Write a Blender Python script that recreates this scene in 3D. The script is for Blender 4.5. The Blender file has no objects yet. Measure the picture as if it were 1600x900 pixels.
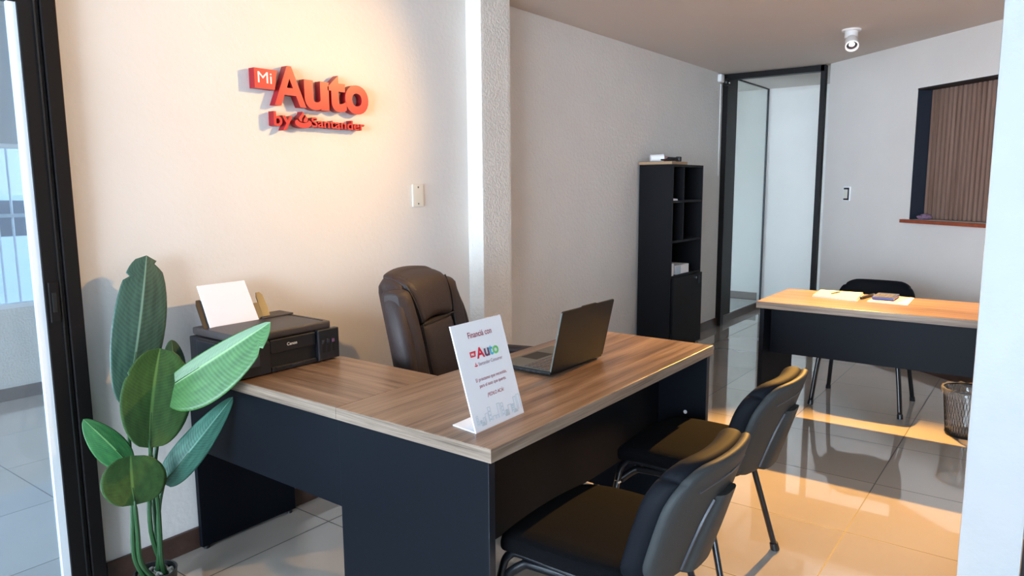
import bpy, bmesh, math, random
from mathutils import Vector, Matrix, Quaternion
random.seed(7)
PI = math.pi
R = math.radians
scene = bpy.context.scene
COL = scene.collection

# ------------------------------------------------------------------ camera
HC = 1.42
FPX, YAW, PITCH, ROLL = 1130.0, R(37.0027), R(-8.0336), R(-0.3793)
fwd = Vector((math.cos(YAW)*math.cos(PITCH), math.sin(YAW)*math.cos(PITCH), math.sin(PITCH)))
rt0 = fwd.cross(Vector((0, 0, 1))).normalized()
up0 = rt0.cross(fwd)
rt = math.cos(ROLL)*rt0 + math.sin(ROLL)*up0
up = -math.sin(ROLL)*rt0 + math.cos(ROLL)*up0
cd = bpy.data.cameras.new('camera')
cd.sensor_fit = 'HORIZONTAL'; cd.sensor_width = 36.0; cd.lens = 36.0*FPX/1600.0
cd.clip_start = 0.02; cd.clip_end = 200
cam = bpy.data.objects.new('camera', cd); COL.objects.link(cam)
m = Matrix((rt, up, -fwd)).transposed().to_4x4(); m.translation = (0, 0, HC)
cam.matrix_world = m
scene.camera = cam

def at(px, py, y):
    """point on the ray through a photo pixel, at world depth y"""
    d = rt*(px-800) + up*(450-py) + fwd*FPX
    k = y/d.y
    return Vector((d.x*k, y, HC + d.z*k))

# ------------------------------------------------------------------ world, light, exposure
DAY = 14.6
SPOT_W = 215.0
FAR_W = 1100.0
EXPOSURE = 0.0
w = bpy.data.worlds.new('sky'); scene.world = w; w.use_nodes = True
nt = w.node_tree; nt.nodes.clear()
wo = nt.nodes.new('ShaderNodeOutputWorld'); bg = nt.nodes.new('ShaderNodeBackground')
tc = nt.nodes.new('ShaderNodeTexCoord'); sep = nt.nodes.new('ShaderNodeSeparateXYZ')
rp = nt.nodes.new('ShaderNodeValToRGB')
rp.color_ramp.elements[0].position = 0.25; rp.color_ramp.elements[0].color = (0.66, 0.82, 1.0, 1)
rp.color_ramp.elements[1].position = 0.7; rp.color_ramp.elements[1].color = (0.36, 0.54, 0.80, 1)
nt.links.new(tc.outputs['Generated'], sep.inputs[0]); nt.links.new(sep.outputs['Z'], rp.inputs[0])
nt.links.new(rp.outputs[0], bg.inputs[0]); bg.inputs[1].default_value = DAY*2.2
nt.links.new(bg.outputs[0], wo.inputs[0])

def area_portal(name, loc, rot, sx, sy):
    l = bpy.data.lights.new(name, 'AREA'); l.shape = 'RECTANGLE'; l.size = sx; l.size_y = sy
    l.cycles.is_portal = True
    o = bpy.data.objects.new(name, l); COL.objects.link(o); o.location = loc; o.rotation_euler = rot
    return o
# the open shop front behind and beside the camera, through which the sky lights the room
area_portal('daylight_portal', (-6.5, 0.15, 1.45), (0, R(-90), 0), 2.9, 5.1)
area_portal('daylight_portal', (-3.05, 4.2, 2.05), (0, R(-90), 0), 1.1, 2.8)
area_portal('daylight_portal', (7.75, 4.45, 1.24), (R(-90), 0, 0), 2.0, 2.5)
area_portal('daylight_portal', (-1.0, 5.9, 1.17), (R(-90), 0, 0), 11.0, 1.1)

vs = scene.view_settings
scene.display_settings.display_device = 'sRGB'
vs.view_transform = 'Standard'; vs.look = 'None'; vs.gamma = 1.0; vs.exposure = EXPOSURE
vs.use_curve_mapping = False
try:
    scene.cycles.use_denoising = True
    scene.cycles.max_bounces = 10; scene.cycles.diffuse_bounces = 6; scene.cycles.glossy_bounces = 4
    scene.cycles.transparent_max_bounces = 12
    scene.cycles.sample_clamp_indirect = 6.0
    scene.cycles.caustics_reflective = False; scene.cycles.caustics_refractive = False
except Exception:
    pass

# ------------------------------------------------------------------ materials
def lin(c):
    c = c/255.0
    return c/12.92 if c <= 0.04045 else ((c+0.055)/1.055)**2.4
def S(r, g, b): return (lin(r), lin(g), lin(b), 1.0)

def newmat(name):
    mt = bpy.data.materials.new(name); mt.use_nodes = True
    return mt, mt.node_tree, mt.node_tree.nodes['Principled BSDF']

def mat(name, col, rough=0.5, metal=0.0, spec=0.5, bump=0.0, bscale=60.0, mott=0.0, mscale=8.0, coat=0.0):
    mt, nt, b = newmat(name)
    b.inputs['Base Color'].default_value = col
    b.inputs['Roughness'].default_value = rough
    b.inputs['Metallic'].default_value = metal
    b.inputs['Specular IOR Level'].default_value = spec
    b.inputs['Coat Weight'].default_value = coat
    if bump or mott:
        tc = nt.nodes.new('ShaderNodeTexCoord')
    if bump:
        n = nt.nodes.new('ShaderNodeTexNoise'); n.inputs['Scale'].default_value = bscale
        n.inputs['Detail'].default_value = 4
        nt.links.new(tc.outputs['Object'], n.inputs['Vector'])
        bp = nt.nodes.new('ShaderNodeBump'); bp.inputs['Strength'].default_value = bump
        bp.inputs['Distance'].default_value = 0.01
        nt.links.new(n.outputs['Fac'], bp.inputs['Height']); nt.links.new(bp.outputs[0], b.inputs['Normal'])
    if mott:
        n2 = nt.nodes.new('ShaderNodeTexNoise'); n2.inputs['Scale'].default_value = mscale
        n2.inputs['Detail'].default_value = 5
        nt.links.new(tc.outputs['Object'], n2.inputs['Vector'])
        mr = nt.nodes.new('ShaderNodeMapRange')
        mr.inputs['From Min'].default_value = 0.3; mr.inputs['From Max'].default_value = 0.7
        mr.inputs['To Min'].default_value = 1-mott; mr.inputs['To Max'].default_value = 1+mott
        nt.links.new(n2.outputs['Fac'], mr.inputs['Value'])
        hs = nt.nodes.new('ShaderNodeHueSaturation'); hs.inputs['Color'].default_value = col
        nt.links.new(mr.outputs[0], hs.inputs['Value']); nt.links.new(hs.outputs[0], b.inputs['Base Color'])
    return mt

def wood(name, axis, dark, mid, light, rough=0.32, scale=1.0):
    """laminate whose grain runs along the object's x or y axis"""
    mt, nt, b = newmat(name)
    tc = nt.nodes.new('ShaderNodeTexCoord'); mp = nt.nodes.new('ShaderNodeMapping')
    s = [22.0*scale]*3; s[axis] = 0.9*scale
    mp.inputs['Scale'].default_value = s
    nt.links.new(tc.outputs['Object'], mp.inputs['Vector'])
    n1 = nt.nodes.new('ShaderNodeTexNoise'); n1.inputs['Scale'].default_value = 1.0
    n1.inputs['Detail'].default_value = 8; n1.inputs['Roughness'].default_value = 0.62
    n1.inputs['Distortion'].default_value = 0.7
    nt.links.new(mp.outputs[0], n1.inputs['Vector'])
    mp2 = nt.nodes.new('ShaderNodeMapping'); s2 = [190.0*scale]*3; s2[axis] = 3.5*scale
    mp2.inputs['Scale'].default_value = s2
    nt.links.new(tc.outputs['Object'], mp2.inputs['Vector'])
    n2 = nt.nodes.new('ShaderNodeTexNoise'); n2.inputs['Scale'].default_value = 1.0
    n2.inputs['Detail'].default_value = 3
    nt.links.new(mp2.outputs[0], n2.inputs['Vector'])
    mx = nt.nodes.new('ShaderNodeMath'); mx.operation = 'MULTIPLY_ADD'
    mx.inputs[1].default_value = 0.32
    nt.links.new(n2.outputs['Fac'], mx.inputs[0])
    m2 = nt.nodes.new('ShaderNodeMath'); m2.operation = 'MULTIPLY'; m2.inputs[1].default_value = 0.68
    nt.links.new(n1.outputs['Fac'], m2.inputs[0]); nt.links.new(m2.outputs[0], mx.inputs[2])
    cr = nt.nodes.new('ShaderNodeValToRGB')
    e = cr.color_ramp.elements
    e[0].position = 0.38; e[0].color = dark
    e[1].position = 0.62; e[1].color = light
    k = e.new(0.48); k.color = mid
    nt.links.new(mx.outputs[0], cr.inputs[0]); nt.links.new(cr.outputs[0], b.inputs['Base Color'])
    b.inputs['Roughness'].default_value = rough
    bp = nt.nodes.new('ShaderNodeBump'); bp.inputs['Strength'].default_value = 0.12; bp.inputs['Distance'].default_value = 0.002
    nt.links.new(n2.outputs['Fac'], bp.inputs['Height']); nt.links.new(bp.outputs[0], b.inputs['Normal'])
    return mt

def tile_floor(name):
    mt, nt, b = newmat(name)
    geo = nt.nodes.new('ShaderNodeNewGeometry'); sp = nt.nodes.new('ShaderNodeSeparateXYZ')
    nt.links.new(geo.outputs['Position'], sp.inputs[0])
    def mth(op, a, bb=None, c=None):
        n = nt.nodes.new('ShaderNodeMath'); n.operation = op
        for i, v in enumerate((a, bb, c)):
            if v is None: continue
            if isinstance(v, (int, float)): n.inputs[i].default_value = v
            else: nt.links.new(v, n.inputs[i])
        return n.outputs[0]
    masks, ids = [], []
    for ax, off in (('X', 3.065-6.0), ('Y', 0.60-6.0)):
        t = mth('DIVIDE', mth('SUBTRACT', sp.outputs[ax], off), 0.60)
        f = mth('FRACT', t); ids.append(mth('FLOOR', t))
        d = mth('MINIMUM', f, mth('SUBTRACT', 1.0, f))
        masks.append(mth('LESS_THAN', d, 0.0042))
    grout = mth('MAXIMUM', masks[0], masks[1])
    cb = nt.nodes.new('ShaderNodeCombineXYZ'); nt.links.new(ids[0], cb.inputs[0]); nt.links.new(ids[1], cb.inputs[1])
    wn = nt.nodes.new('ShaderNodeTexWhiteNoise'); nt.links.new(cb.outputs[0], wn.inputs['Vector'])
    ns = nt.nodes.new('ShaderNodeTexNoise'); ns.inputs['Scale'].default_value = 2.2; ns.inputs['Detail'].default_value = 6
    nt.links.new(geo.outputs['Position'], ns.inputs['Vector'])
    mixv = mth('ADD', mth('MULTIPLY', wn.outputs['Value'], 0.3), mth('MULTIPLY', ns.outputs['Fac'], 0.7))
    cr = nt.nodes.new('ShaderNodeValToRGB')
    cr.color_ramp.elements[0].position = 0.2; cr.color_ramp.elements[0].color = FLOOR_A
    cr.color_ramp.elements[1].position = 0.8; cr.color_ramp.elements[1].color = FLOOR_B
    nt.links.new(mixv, cr.inputs[0])
    mx = nt.nodes.new('ShaderNodeMix'); mx.data_type = 'RGBA'
    nt.links.new(grout, mx.inputs[0]); nt.links.new(cr.outputs[0], mx.inputs[6])
    mx.inputs[7].default_value = S(52, 46, 41)
    nt.links.new(mx.outputs[2], b.inputs['Base Color'])
    rr = nt.nodes.new('ShaderNodeMapRange'); rr.inputs['To Min'].default_value = 0.055; rr.inputs['To Max'].default_value = 0.6
    nt.links.new(grout, rr.inputs['Value']); nt.links.new(rr.outputs[0], b.inputs['Roughness'])
    b.inputs['Specular IOR Level'].default_value = 1.0
    nt.links.new(mth('SUBTRACT', 1.0, grout), b.inputs['Coat Weight']); b.inputs['Coat Roughness'].default_value = 0.02; b.inputs['Coat IOR'].default_value = 1.6
    return mt

def glass(name, tint, ior=1.5, haze=0.0, hazecol=(0.8, 0.88, 0.95, 1)):
    mt = bpy.data.materials.new(name); mt.use_nodes = True
    nt = mt.node_tree; nt.nodes.clear()
    out = nt.nodes.new('ShaderNodeOutputMaterial')
    tr = nt.nodes.new('ShaderNodeBsdfTransparent'); tr.inputs[0].default_value = tint
    gl = nt.nodes.new('ShaderNodeBsdfGlossy'); gl.inputs['Roughness'].default_value = 0.02
    fr = nt.nodes.new('ShaderNodeFresnel')
    ge = nt.nodes.new('ShaderNodeNewGeometry'); mi = nt.nodes.new('ShaderNodeMapRange')   # same reflectance on both faces of the pane
    mi.inputs['To Min'].default_value = ior; mi.inputs['To Max'].default_value = 1.0/ior
    nt.links.new(ge.outputs['Backfacing'], mi.inputs['Value']); nt.links.new(mi.outputs[0], fr.inputs[0])
    mx = nt.nodes.new('ShaderNodeMixShader')
    nt.links.new(fr.outputs[0], mx.inputs[0]); nt.links.new(tr.outputs[0], mx.inputs[1]); nt.links.new(gl.outputs[0], mx.inputs[2])
    last = mx.outputs[0]
    if haze:
        df = nt.nodes.new('ShaderNodeBsdfDiffuse'); df.inputs[0].default_value = hazecol
        m2 = nt.nodes.new('ShaderNodeMixShader'); m2.inputs[0].default_value = haze
        nt.links.new(last, m2.inputs[1]); nt.links.new(df.outputs[0], m2.inputs[2]); last = m2.outputs[0]
    nt.links.new(last, out.inputs[0])
    return mt

def emit(name, col, strength):
    mt, nt, b = newmat(name)
    b.inputs['Base Color'].default_value = (1, 1, 1, 1)
    b.inputs['Emission Color'].default_value = col; b.inputs['Emission Strength'].default_value = strength
    return mt

def leaf_mat(name, c_dark, c_light, rib, rough=0.42):
    mt, nt, b = newmat(name)
    uv = nt.nodes.new('ShaderNodeUVMap'); uv.uv_map = 'leaf'
    sp = nt.nodes.new('ShaderNodeSeparateXYZ'); nt.links.new(uv.outputs[0], sp.inputs[0])
    def mth(op, a, bb=None, c=None):
        n = nt.nodes.new('ShaderNodeMath'); n.operation = op
        for i, v in enumerate((a, bb, c)):
            if v is None: continue
            if isinstance(v, (int, float)): n.inputs[i].default_value = v
            else: nt.links.new(v, n.inputs[i])
        return n.outputs[0]
    au = mth('ABSOLUTE', sp.outputs['X'])
    ph = mth('MULTIPLY', mth('SUBTRACT', sp.outputs['Y'], mth('MULTIPLY', mth('POWER', au, 1.6), 0.16)), 200.0)
    vein = mth('MULTIPLY_ADD', mth('SINE', ph), 0.5, 0.5)
    ns = nt.nodes.new('ShaderNodeTexNoise'); ns.inputs['Scale'].default_value = 5.0
    nt.links.new(uv.outputs[0], ns.inputs['Vector'])
    fac = mth('MULTIPLY_ADD', vein, 0.16, mth('MULTIPLY', ns.outputs['Fac'], 0.84))
    cr = nt.nodes.new('ShaderNodeValToRGB')
    cr.color_ramp.elements[0].position = 0.3; cr.color_ramp.elements[0].color = c_dark
    cr.color_ramp.elements[1].position = 0.72; cr.color_ramp.elements[1].color = c_light
    nt.links.new(fac, cr.inputs[0])
    mr = nt.nodes.new('ShaderNodeMapRange'); mr.inputs['From Min'].default_value = 0.02; mr.inputs['From Max'].default_value = 0.06
    mr.inputs['To Min'].default_value = 1.0; mr.inputs['To Max'].default_value = 0.0
    nt.links.new(au, mr.inputs['Value'])
    mx = nt.nodes.new('ShaderNodeMix'); mx.data_type = 'RGBA'
    nt.links.new(mr.outputs[0], mx.inputs[0]); nt.links.new(cr.outputs[0], mx.inputs[6]); mx.inputs[7].default_value = rib
    nt.links.new(mx.outputs[2], b.inputs['Base Color'])
    b.inputs['Roughness'].default_value = rough
    bp = nt.nodes.new('ShaderNodeBump'); bp.inputs['Strength'].default_value = 0.10; bp.inputs['Distance'].default_value = 0.002
    nt.links.new(vein, bp.inputs['Height']); nt.links.new(bp.outputs[0], b.inputs['Normal'])
    return mt

FLOOR_A = S(180, 170, 159); FLOOR_B = S(198, 188, 177)
M = dict(
    wall=mat('white_plaster', S(226, 221, 215), 0.75, bump=0.13, bscale=45, mott=0.02, mscale=3),
    wall_rough=mat('rough_white_plaster', S(226, 221, 213), 0.8, bump=0.75, bscale=70, mott=0.03, mscale=12),
    wall_mid=mat('stippled_white_plaster', S(222, 219, 214), 0.78, bump=0.4, bscale=55, mott=0.02, mscale=4),
    ceiling=mat('ceiling_paint', S(206, 196, 188), 0.85, bump=0.05, bscale=30),
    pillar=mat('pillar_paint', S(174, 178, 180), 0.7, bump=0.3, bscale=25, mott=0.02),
    floor=tile_floor('porcelain_tile'),
    skirt=mat('brown_skirting', S(70, 50, 42), 0.35, bump=0.1, mott=0.2, mscale=20),
    kerb_top=mat('kerb_stone', S(165, 160, 152), 0.5, mott=0.1),
    alu=mat('black_aluminium', S(20, 17, 17), 0.45, spec=0.2),
    alu_deep=mat('black_rubber', S(12, 12, 12), 0.6),
    white_pvc=mat('white_pvc', S(235, 238, 240), 0.45),
    glass=glass('clear_glass', (0.86, 0.91, 0.94, 1), ior=1.4, haze=0.06),
    glass_green=glass('green_tinted_glass', (0.955, 0.985, 0.965, 1), ior=1.3, haze=0.03),
    navy=mat('navy_melamine', S(7, 11, 18), 0.5, spec=0.12, mott=0.03, mscale=3),
    navy_edge=mat('dark_edge_band', S(30, 32, 38), 0.4),
    walnut_x=wood('walnut_laminate_long', 0, S(88, 66, 50), S(124, 98, 77), S(156, 129, 104)),
    walnut_y=wood('walnut_laminate_cross', 1, S(88, 66, 50), S(124, 98, 77), S(156, 129, 104)),
    edge_x=wood('edge_band_long', 0, S(100, 84, 70), S(136, 117, 101), S(168, 149, 131), rough=0.45, scale=1.6),
    edge_y=wood('edge_band_cross', 1, S(86, 71, 58), S(117, 100, 85), S(146, 128, 111), rough=0.5, scale=1.6),  # same band, colour toned down where its faces catch the daylight
    red=mat('red_acrylic', S(204, 46, 48), 0.35, spec=0.4),
    red_side=mat('deep_red_acrylic', S(150, 18, 30), 0.4),
    white=mat('white_paint', S(245, 245, 245), 0.5),
    plate=mat('cream_plastic', S(226, 222, 210), 0.4),
    screw=mat('screw_steel', S(110, 108, 102), 0.35, metal=0.8),
    leather=mat('brown_leather', S(56, 45, 43), 0.58, spec=0.35, bump=0.12, bscale=160, mott=0.08, mscale=10),
    seam=mat('dark_stitch', S(24, 19, 18), 0.6),
    black_plastic=mat('black_plastic', S(22, 22, 24), 0.4),
    printer=mat('printer_black', S(26, 27, 32), 0.38, bump=0.05, bscale=400),
    printer_lid=mat('printer_lid', S(62, 56, 55), 0.42, bump=0.25, bscale=350),
    slot=mat('printer_slot', S(8, 8, 10), 0.5),
    smoke=mat('smoked_plastic', S(58, 62, 72), 0.15, spec=0.6),
    tray=mat('brown_translucent_plastic', S(36, 30, 27), 0.3),
    paper=mat('white_paper', S(240, 236, 242), 0.8),
    paper_cream=mat('cream_paper', S(238, 226, 200), 0.8),
    acrylic=mat('white_acrylic', S(232, 238, 246), 0.25, spec=0.5),
    ink_red=mat('crimson_ink', S(150, 36, 64), 0.6),
    ink_mi=mat('red_ink', S(214, 30, 62), 0.6),
    ink_purple=mat('plum_ink', S(104, 66, 100), 0.6),
    ink_blue=mat('turquoise_ink', S(58, 178, 214), 0.6),
    ink_green=mat('green_ink', S(104, 200, 112), 0.6),
    ink_grey=mat('grey_ink', S(140, 110, 132), 0.6),
    ink_pale=mat('pale_ink', S(190, 205, 214), 0.6),
    laptop=mat('dark_grey_metal', S(24, 23, 24), 0.5, spec=0.25),
    laptop_deck=mat('grey_green_metal', S(92, 92, 86), 0.4, metal=0.4),
    key=mat('key_plastic', S(64, 66, 78), 0.5),
    screen=mat('dark_screen', S(10, 10, 12), 0.12),
    fabric=mat('black_fabric', S(6, 6, 8), 0.95, spec=0.10, bump=0.25, bscale=500),
    back_vinyl=mat('navy_black_upholstery', S(9, 12, 18), 0.7, spec=0.14),
    shell=mat('grey_shell_plastic', S(50, 52, 52), 0.6, spec=0.2, bump=0.08, bscale=300),
    shell_edge=mat('charcoal_vinyl', S(40, 44, 52), 0.4),
    tube=mat('black_steel_tube', S(14, 15, 19), 0.3, spec=0.5),
    cab=mat('black_melamine', S(12, 12, 16), 0.5, spec=0.18),
    cab_in=mat('black_melamine_inside', S(8, 8, 9), 0.6, spec=0.2),
    cardboard=mat('cardboard', S(168, 140, 108), 0.8, mott=0.06),
    chrome=mat('chrome', S(210, 210, 212), 0.18, metal=1.0),
    mesh_bin=mat('black_wire', S(30, 29, 29), 0.4, metal=0.5),
    liner=glass('clear_bin_liner', (0.85, 0.85, 0.84, 1), haze=0.18, hazecol=(0.6, 0.57, 0.55, 1)),
    blue=mat('blue_cover', S(46, 66, 130), 0.4),
    pink=mat('pink_cover', S(225, 190, 192), 0.6),
    terracotta=mat('terracotta_sill', S(150, 74, 48), 0.55, mott=0.15, mscale=25),
    reveal=mat('navy_reveal', S(34, 42, 54), 0.5, mott=0.08),
    slat=wood('brown_slat', 2, S(118, 92, 78), S(138, 110, 96), S(152, 124, 110), rough=0.55),
    slat_gap=mat('dark_backing', S(28, 18, 17), 0.7),
    lamp_white=mat('lamp_white', S(232, 226, 222), 0.4),
    bulb=emit('lit_bulb', (1.0, 0.86, 0.68, 1), 8.0),
    lamp_ring=emit('lit_lamp_ring', (1.0, 0.86, 0.74, 1), 0.35),
    petiole=mat('green_stem', S(34, 72, 36), 0.45, mott=0.1),
    pot=mat('black_pot', S(28, 27, 28), 0.4),
    pebbles=mat('white_pebbles', S(190, 186, 176), 0.7, bump=1.0, bscale=120, mott=0.2, mscale=90),
    leaf_teal=leaf_mat('blue_green_leaf', S(40, 70, 60), S(66, 100, 86), S(118, 154, 138)),
    leaf_mid=leaf_mat('mid_green_leaf', S(44, 76, 38), S(66, 102, 52), S(96, 134, 72)),
    leaf_bright=leaf_mat('bright_green_leaf', S(48, 92, 42), S(70, 120, 58), S(122, 162, 100)),
    leaf_dark=leaf_mat('dark_green_leaf', S(34, 60, 42), S(58, 88, 60), S(90, 124, 84)),
    leaf_young=leaf_mat('young_green_leaf', S(42, 98, 54), S(70, 130, 74), S(120, 170, 104)),
    leaf_blue=leaf_mat('bluish_leaf', S(36, 80, 66), S(62, 112, 94), S(96, 140, 120)),
    steel_fence=mat('grey_steel', S(150, 156, 162), 0.5),
    street_wall=mat('grey_street_wall', S(176, 180, 184), 0.8, bump=0.2, bscale=10),
    car=mat('pale_blue_car_paint', S(196, 210, 226), 0.2),
    car_glass=mat('car_glass', S(52, 66, 84), 0.08),
    tyre=mat('tyre', S(24, 24, 26), 0.7),
    blocker=mat('grey_blocker_render', S(128, 131, 134), 0.8, bump=0.2, bscale=20),  # for the added light blockers, dark to weaken their bounce
    asphalt=mat('pale_paving', S(178, 182, 186), 0.8, mott=0.1),
)

# ------------------------------------------------------------------ mesh helpers
class MB:
    def __init__(self): self.bm = bmesh.new()
    def box(self, c, s, rot=None, bev=0.0, seg=2):
        r = bmesh.ops.create_cube(self.bm, size=1.0)
        vs = r['verts']
        bmesh.ops.scale(self.bm, verts=vs, vec=s)
        if bev:
            es = list({e for v in vs for e in v.link_edges})
            rr = bmesh.ops.bevel(self.bm, geom=es, offset=bev, segments=seg, profile=0.5, affect='EDGES')
            vs = list({v for v in rr['verts']} | {v for v in vs if v.is_valid})
        if rot is not None: bmesh.ops.rotate(self.bm, verts=vs, cent=(0, 0, 0), matrix=rot)
        bmesh.ops.translate(self.bm, verts=vs, vec=c)
        return self
    def span(self, a, b, bev=0.0, seg=2):
        c = [(i+j)/2 for i, j in zip(a, b)]; s = [abs(j-i) for i, j in zip(a, b)]
        return self.box(c, s, None, bev, seg)
    def cyl(self, p0, p1, r0, r1=None, n=20):
        p0, p1 = Vector(p0), Vector(p1); r1 = r0 if r1 is None else r1
        d = p1-p0
        rr = bmesh.ops.create_cone(self.bm, cap_ends=True, segments=n, radius1=r0, radius2=r1, depth=d.length)
        q = d.to_track_quat('Z', 'Y').to_matrix()
        bmesh.ops.rotate(self.bm, verts=rr['verts'], cent=(0, 0, 0), matrix=q)
        bmesh.ops.translate(self.bm, verts=rr['verts'], vec=(p0+p1)/2)
        return self
    def sphere(self, c, r, sc=(1, 1, 1), n=16):
        rr = bmesh.ops.create_uvsphere(self.bm, u_segments=n, v_segments=max(6, n//2), radius=r)
        bmesh.ops.scale(self.bm, verts=rr['verts'], vec=sc)
        bmesh.ops.translate(self.bm, verts=rr['verts'], vec=c)
        return self
    def tube(self, pts, r, n=10, smooth=4, flat=1.0, closed=False):
        P = [Vector(p) for p in pts]
        if smooth and len(P) > 2:
            Q = []
            k = len(P)
            for i in range(k if closed else k-1):
                p0 = P[i-1] if (i > 0 or closed) else P[i]; p1 = P[i]; p2 = P[(i+1) % k]
                p3 = P[(i+2) % k] if (closed or i+2 < k) else p2
                for j in range(smooth):
                    t = j/smooth
                    Q.append(0.5*((2*p1)+(p2-p0)*t+(2*p0-5*p1+4*p2-p3)*t*t+(3*p1-p0-3*p2+p3)*t**3))
            if not closed: Q.append(P[-1])
            P = Q
        N = len(P); rad = r if callable(r) else (lambda t: r)
        rings = []; nrm = None
        for i in range(N):
            a = P[i-1] if (i > 0 or closed) else P[i]; b = P[(i+1) % N] if (closed or i < N-1) else P[i]
            t = (b-a).normalized()
            if nrm is None:
                nrm = t.orthogonal().normalized() if abs(t.z) > 0.9 else t.cross(Vector((0, 0, 1))).normalized()
            nrm = (nrm - t*nrm.dot(t)).normalized(); bn = t.cross(nrm)
            rr = rad(i/max(1, N-1))
            rings.append([self.bm.verts.new(P[i] + nrm*math.cos(2*PI*k/n)*rr + bn*math.sin(2*PI*k/n)*rr*flat) for k in range(n)])
        for i in range(N if closed else N-1):
            A, B = rings[i], rings[(i+1) % N]
            for k in range(n):
                self.bm.faces.new((A[k], A[(k+1) % n], B[(k+1) % n], B[k]))
        if not closed:
            self.bm.faces.new(list(reversed(rings[0]))); self.bm.faces.new(rings[-1])
        return self
    def lathe(self, prof, c=(0, 0, 0), n=32, axis='Z', caps=True):
        c = Vector(c); rings = []
        for r, z in prof:
            ring = []
            for k in range(n):
                a = 2*PI*k/n
                v = Vector((r*math.cos(a), r*math.sin(a), z))
                ring.append(self.bm.verts.new(c+v))
            rings.append(ring)
        for A, B in zip(rings, rings[1:]):
            for k in range(n): self.bm.faces.new((A[k], A[(k+1) % n], B[(k+1) % n], B[k]))
        if caps:
            self.bm.faces.new(list(reversed(rings[0]))); self.bm.faces.new(rings[-1])
        return self
    def rbox(self, c, s, r, n=8, fn=None, nz=None):
        """rounded, subdivided box; fn(unit Vector in -1..1, point) -> point deforms it"""
        b2 = bmesh.new()
        bmesh.ops.create_cube(b2, size=2.0)
        bmesh.ops.subdivide_edges(b2, edges=b2.edges[:], cuts=n, use_grid_fill=True)
        half = Vector(s)/2; inner = Vector([max(h-r, 1e-4) for h in half])
        vm = {}
        for v in b2.verts:
            u = v.co.copy()
            u2 = Vector([math.sin(x*PI/2)*0.5 + x*0.5 for x in u])
            q = Vector([u2[i]*half[i] for i in range(3)])
            cl = Vector([max(-inner[i], min(inner[i], q[i])) for i in range(3)])
            d = q-cl
            p = cl + (d.normalized()*r if d.length > 1e-7 else Vector())
            if d.length <= 1e-7: p = q
            if fn: p = fn(u2, p)
            vm[v] = self.bm.verts.new(p+Vector(c))
        for f in b2.faces: self.bm.faces.new([vm[v] for v in f.verts])
        b2.free()
        return self
    def prism(self, poly, to3, d0, d1):
        """extrude a 2-D outline; to3(u, v, d) -> point"""
        A = [self.bm.verts.new(to3(u, v, d0)) for u, v in poly]
        B = [self.bm.verts.new(to3(u, v, d1)) for u, v in poly]
        k = len(poly)
        self.bm.faces.new(A); self.bm.faces.new(list(reversed(B)))
        for i in range(k): self.bm.faces.new((A[i], B[i], B[(i+1) % k], A[(i+1) % k]))
        return self
    def build(self, name, mt, parent=None, smooth=False, loc=None, rot=None, ang=40):
        bmesh.ops.recalc_face_normals(self.bm, faces=self.bm.faces[:])
        me = bpy.data.meshes.new(name); self.bm.to_mesh(me); self.bm.free()
        return link(name, me, mt, parent, smooth, loc, rot, ang)

def link(name, me, mt, parent=None, smooth=False, loc=None, rot=None, ang=40):
    if not isinstance(mt, (list, tuple)): mt = [mt]
    for x in mt: me.materials.append(x)
    if smooth:
        for p in me.polygons: p.use_smooth = True
        try: me.set_sharp_from_angle(angle=R(ang))
        except Exception: pass
    o = bpy.data.objects.new(name, me); COL.objects.link(o)
    if parent: o.parent = parent
    if loc is not None: o.location = loc
    if rot is not None: o.rotation_euler = rot
    return o

def tag(o, label, cat, group=None):
    o['label'] = label; o['category'] = cat
    if group: o['group'] = group
    return o
def struct(o):
    o['kind'] = 'structure'; return o
def thing(name, label, cat, loc=(0, 0, 0), rz=0.0, group=None):
    o = bpy.data.objects.new(name, None); COL.objects.link(o)
    o.location = loc; o.rotation_euler = (0, 0, rz); o.empty_display_size = 0.1
    return tag(o, label, cat, group)
def dup(root, loc, rz, label):
    def cp(o, par):
        c = o.copy(); COL.objects.link(c)
        if par is not None: c.parent = par
        for ch in list(o.children): cp(ch, c)
        return c
    r = cp(root, None); r.location = loc; r.rotation_euler = (0, 0, rz); r['label'] = label
    return r

def text_mesh(body, extrude=0.0, offset=0.0, shear=0.0, spacing=1.0):
    """flat outline of a text as a mesh, x right, y up, z towards the reader"""
    cu = bpy.data.curves.new('lettering', 'FONT'); cu.body = body
    cu.extrude = extrude; cu.offset = offset; cu.shear = shear; cu.space_character = spacing; cu.resolution_u = 6
    o = bpy.data.objects.new('lettering', cu); COL.objects.link(o)
    dg = bpy.context.evaluated_depsgraph_get(); dg.update()
    me = bpy.data.meshes.new_from_object(o.evaluated_get(dg))
    bpy.data.objects.remove(o); bpy.data.curves.remove(cu)
    me.materials.clear()
    return me
def place_text(name, body, u0, u1, v0, v1, to3, mt, parent, depth=0.0, offset=0.0, keep=False):
    """fit lettering into u0..u1, v0..v1 of a plane; to3(u, v, d) -> point"""
    me = text_mesh(body, 0.05 if depth else 0.0, offset)
    xs = [v.co.x for v in me.vertices]; ys = [v.co.y for v in me.vertices]
    ax, bx, ay, by = min(xs), max(xs), min(ys), max(ys)
    for v in me.vertices:
        u = u0+(v.co.x-ax)/(bx-ax)*(u1-u0); vv = v0+(v.co.y-ay)/(by-ay)*(v1-v0)
        d = (v.co.z+0.05)/0.1*depth if depth else 0.0
        v.co = to3(u, vv, d)
    me.update()
    return link(name, me, mt, parent)

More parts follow.
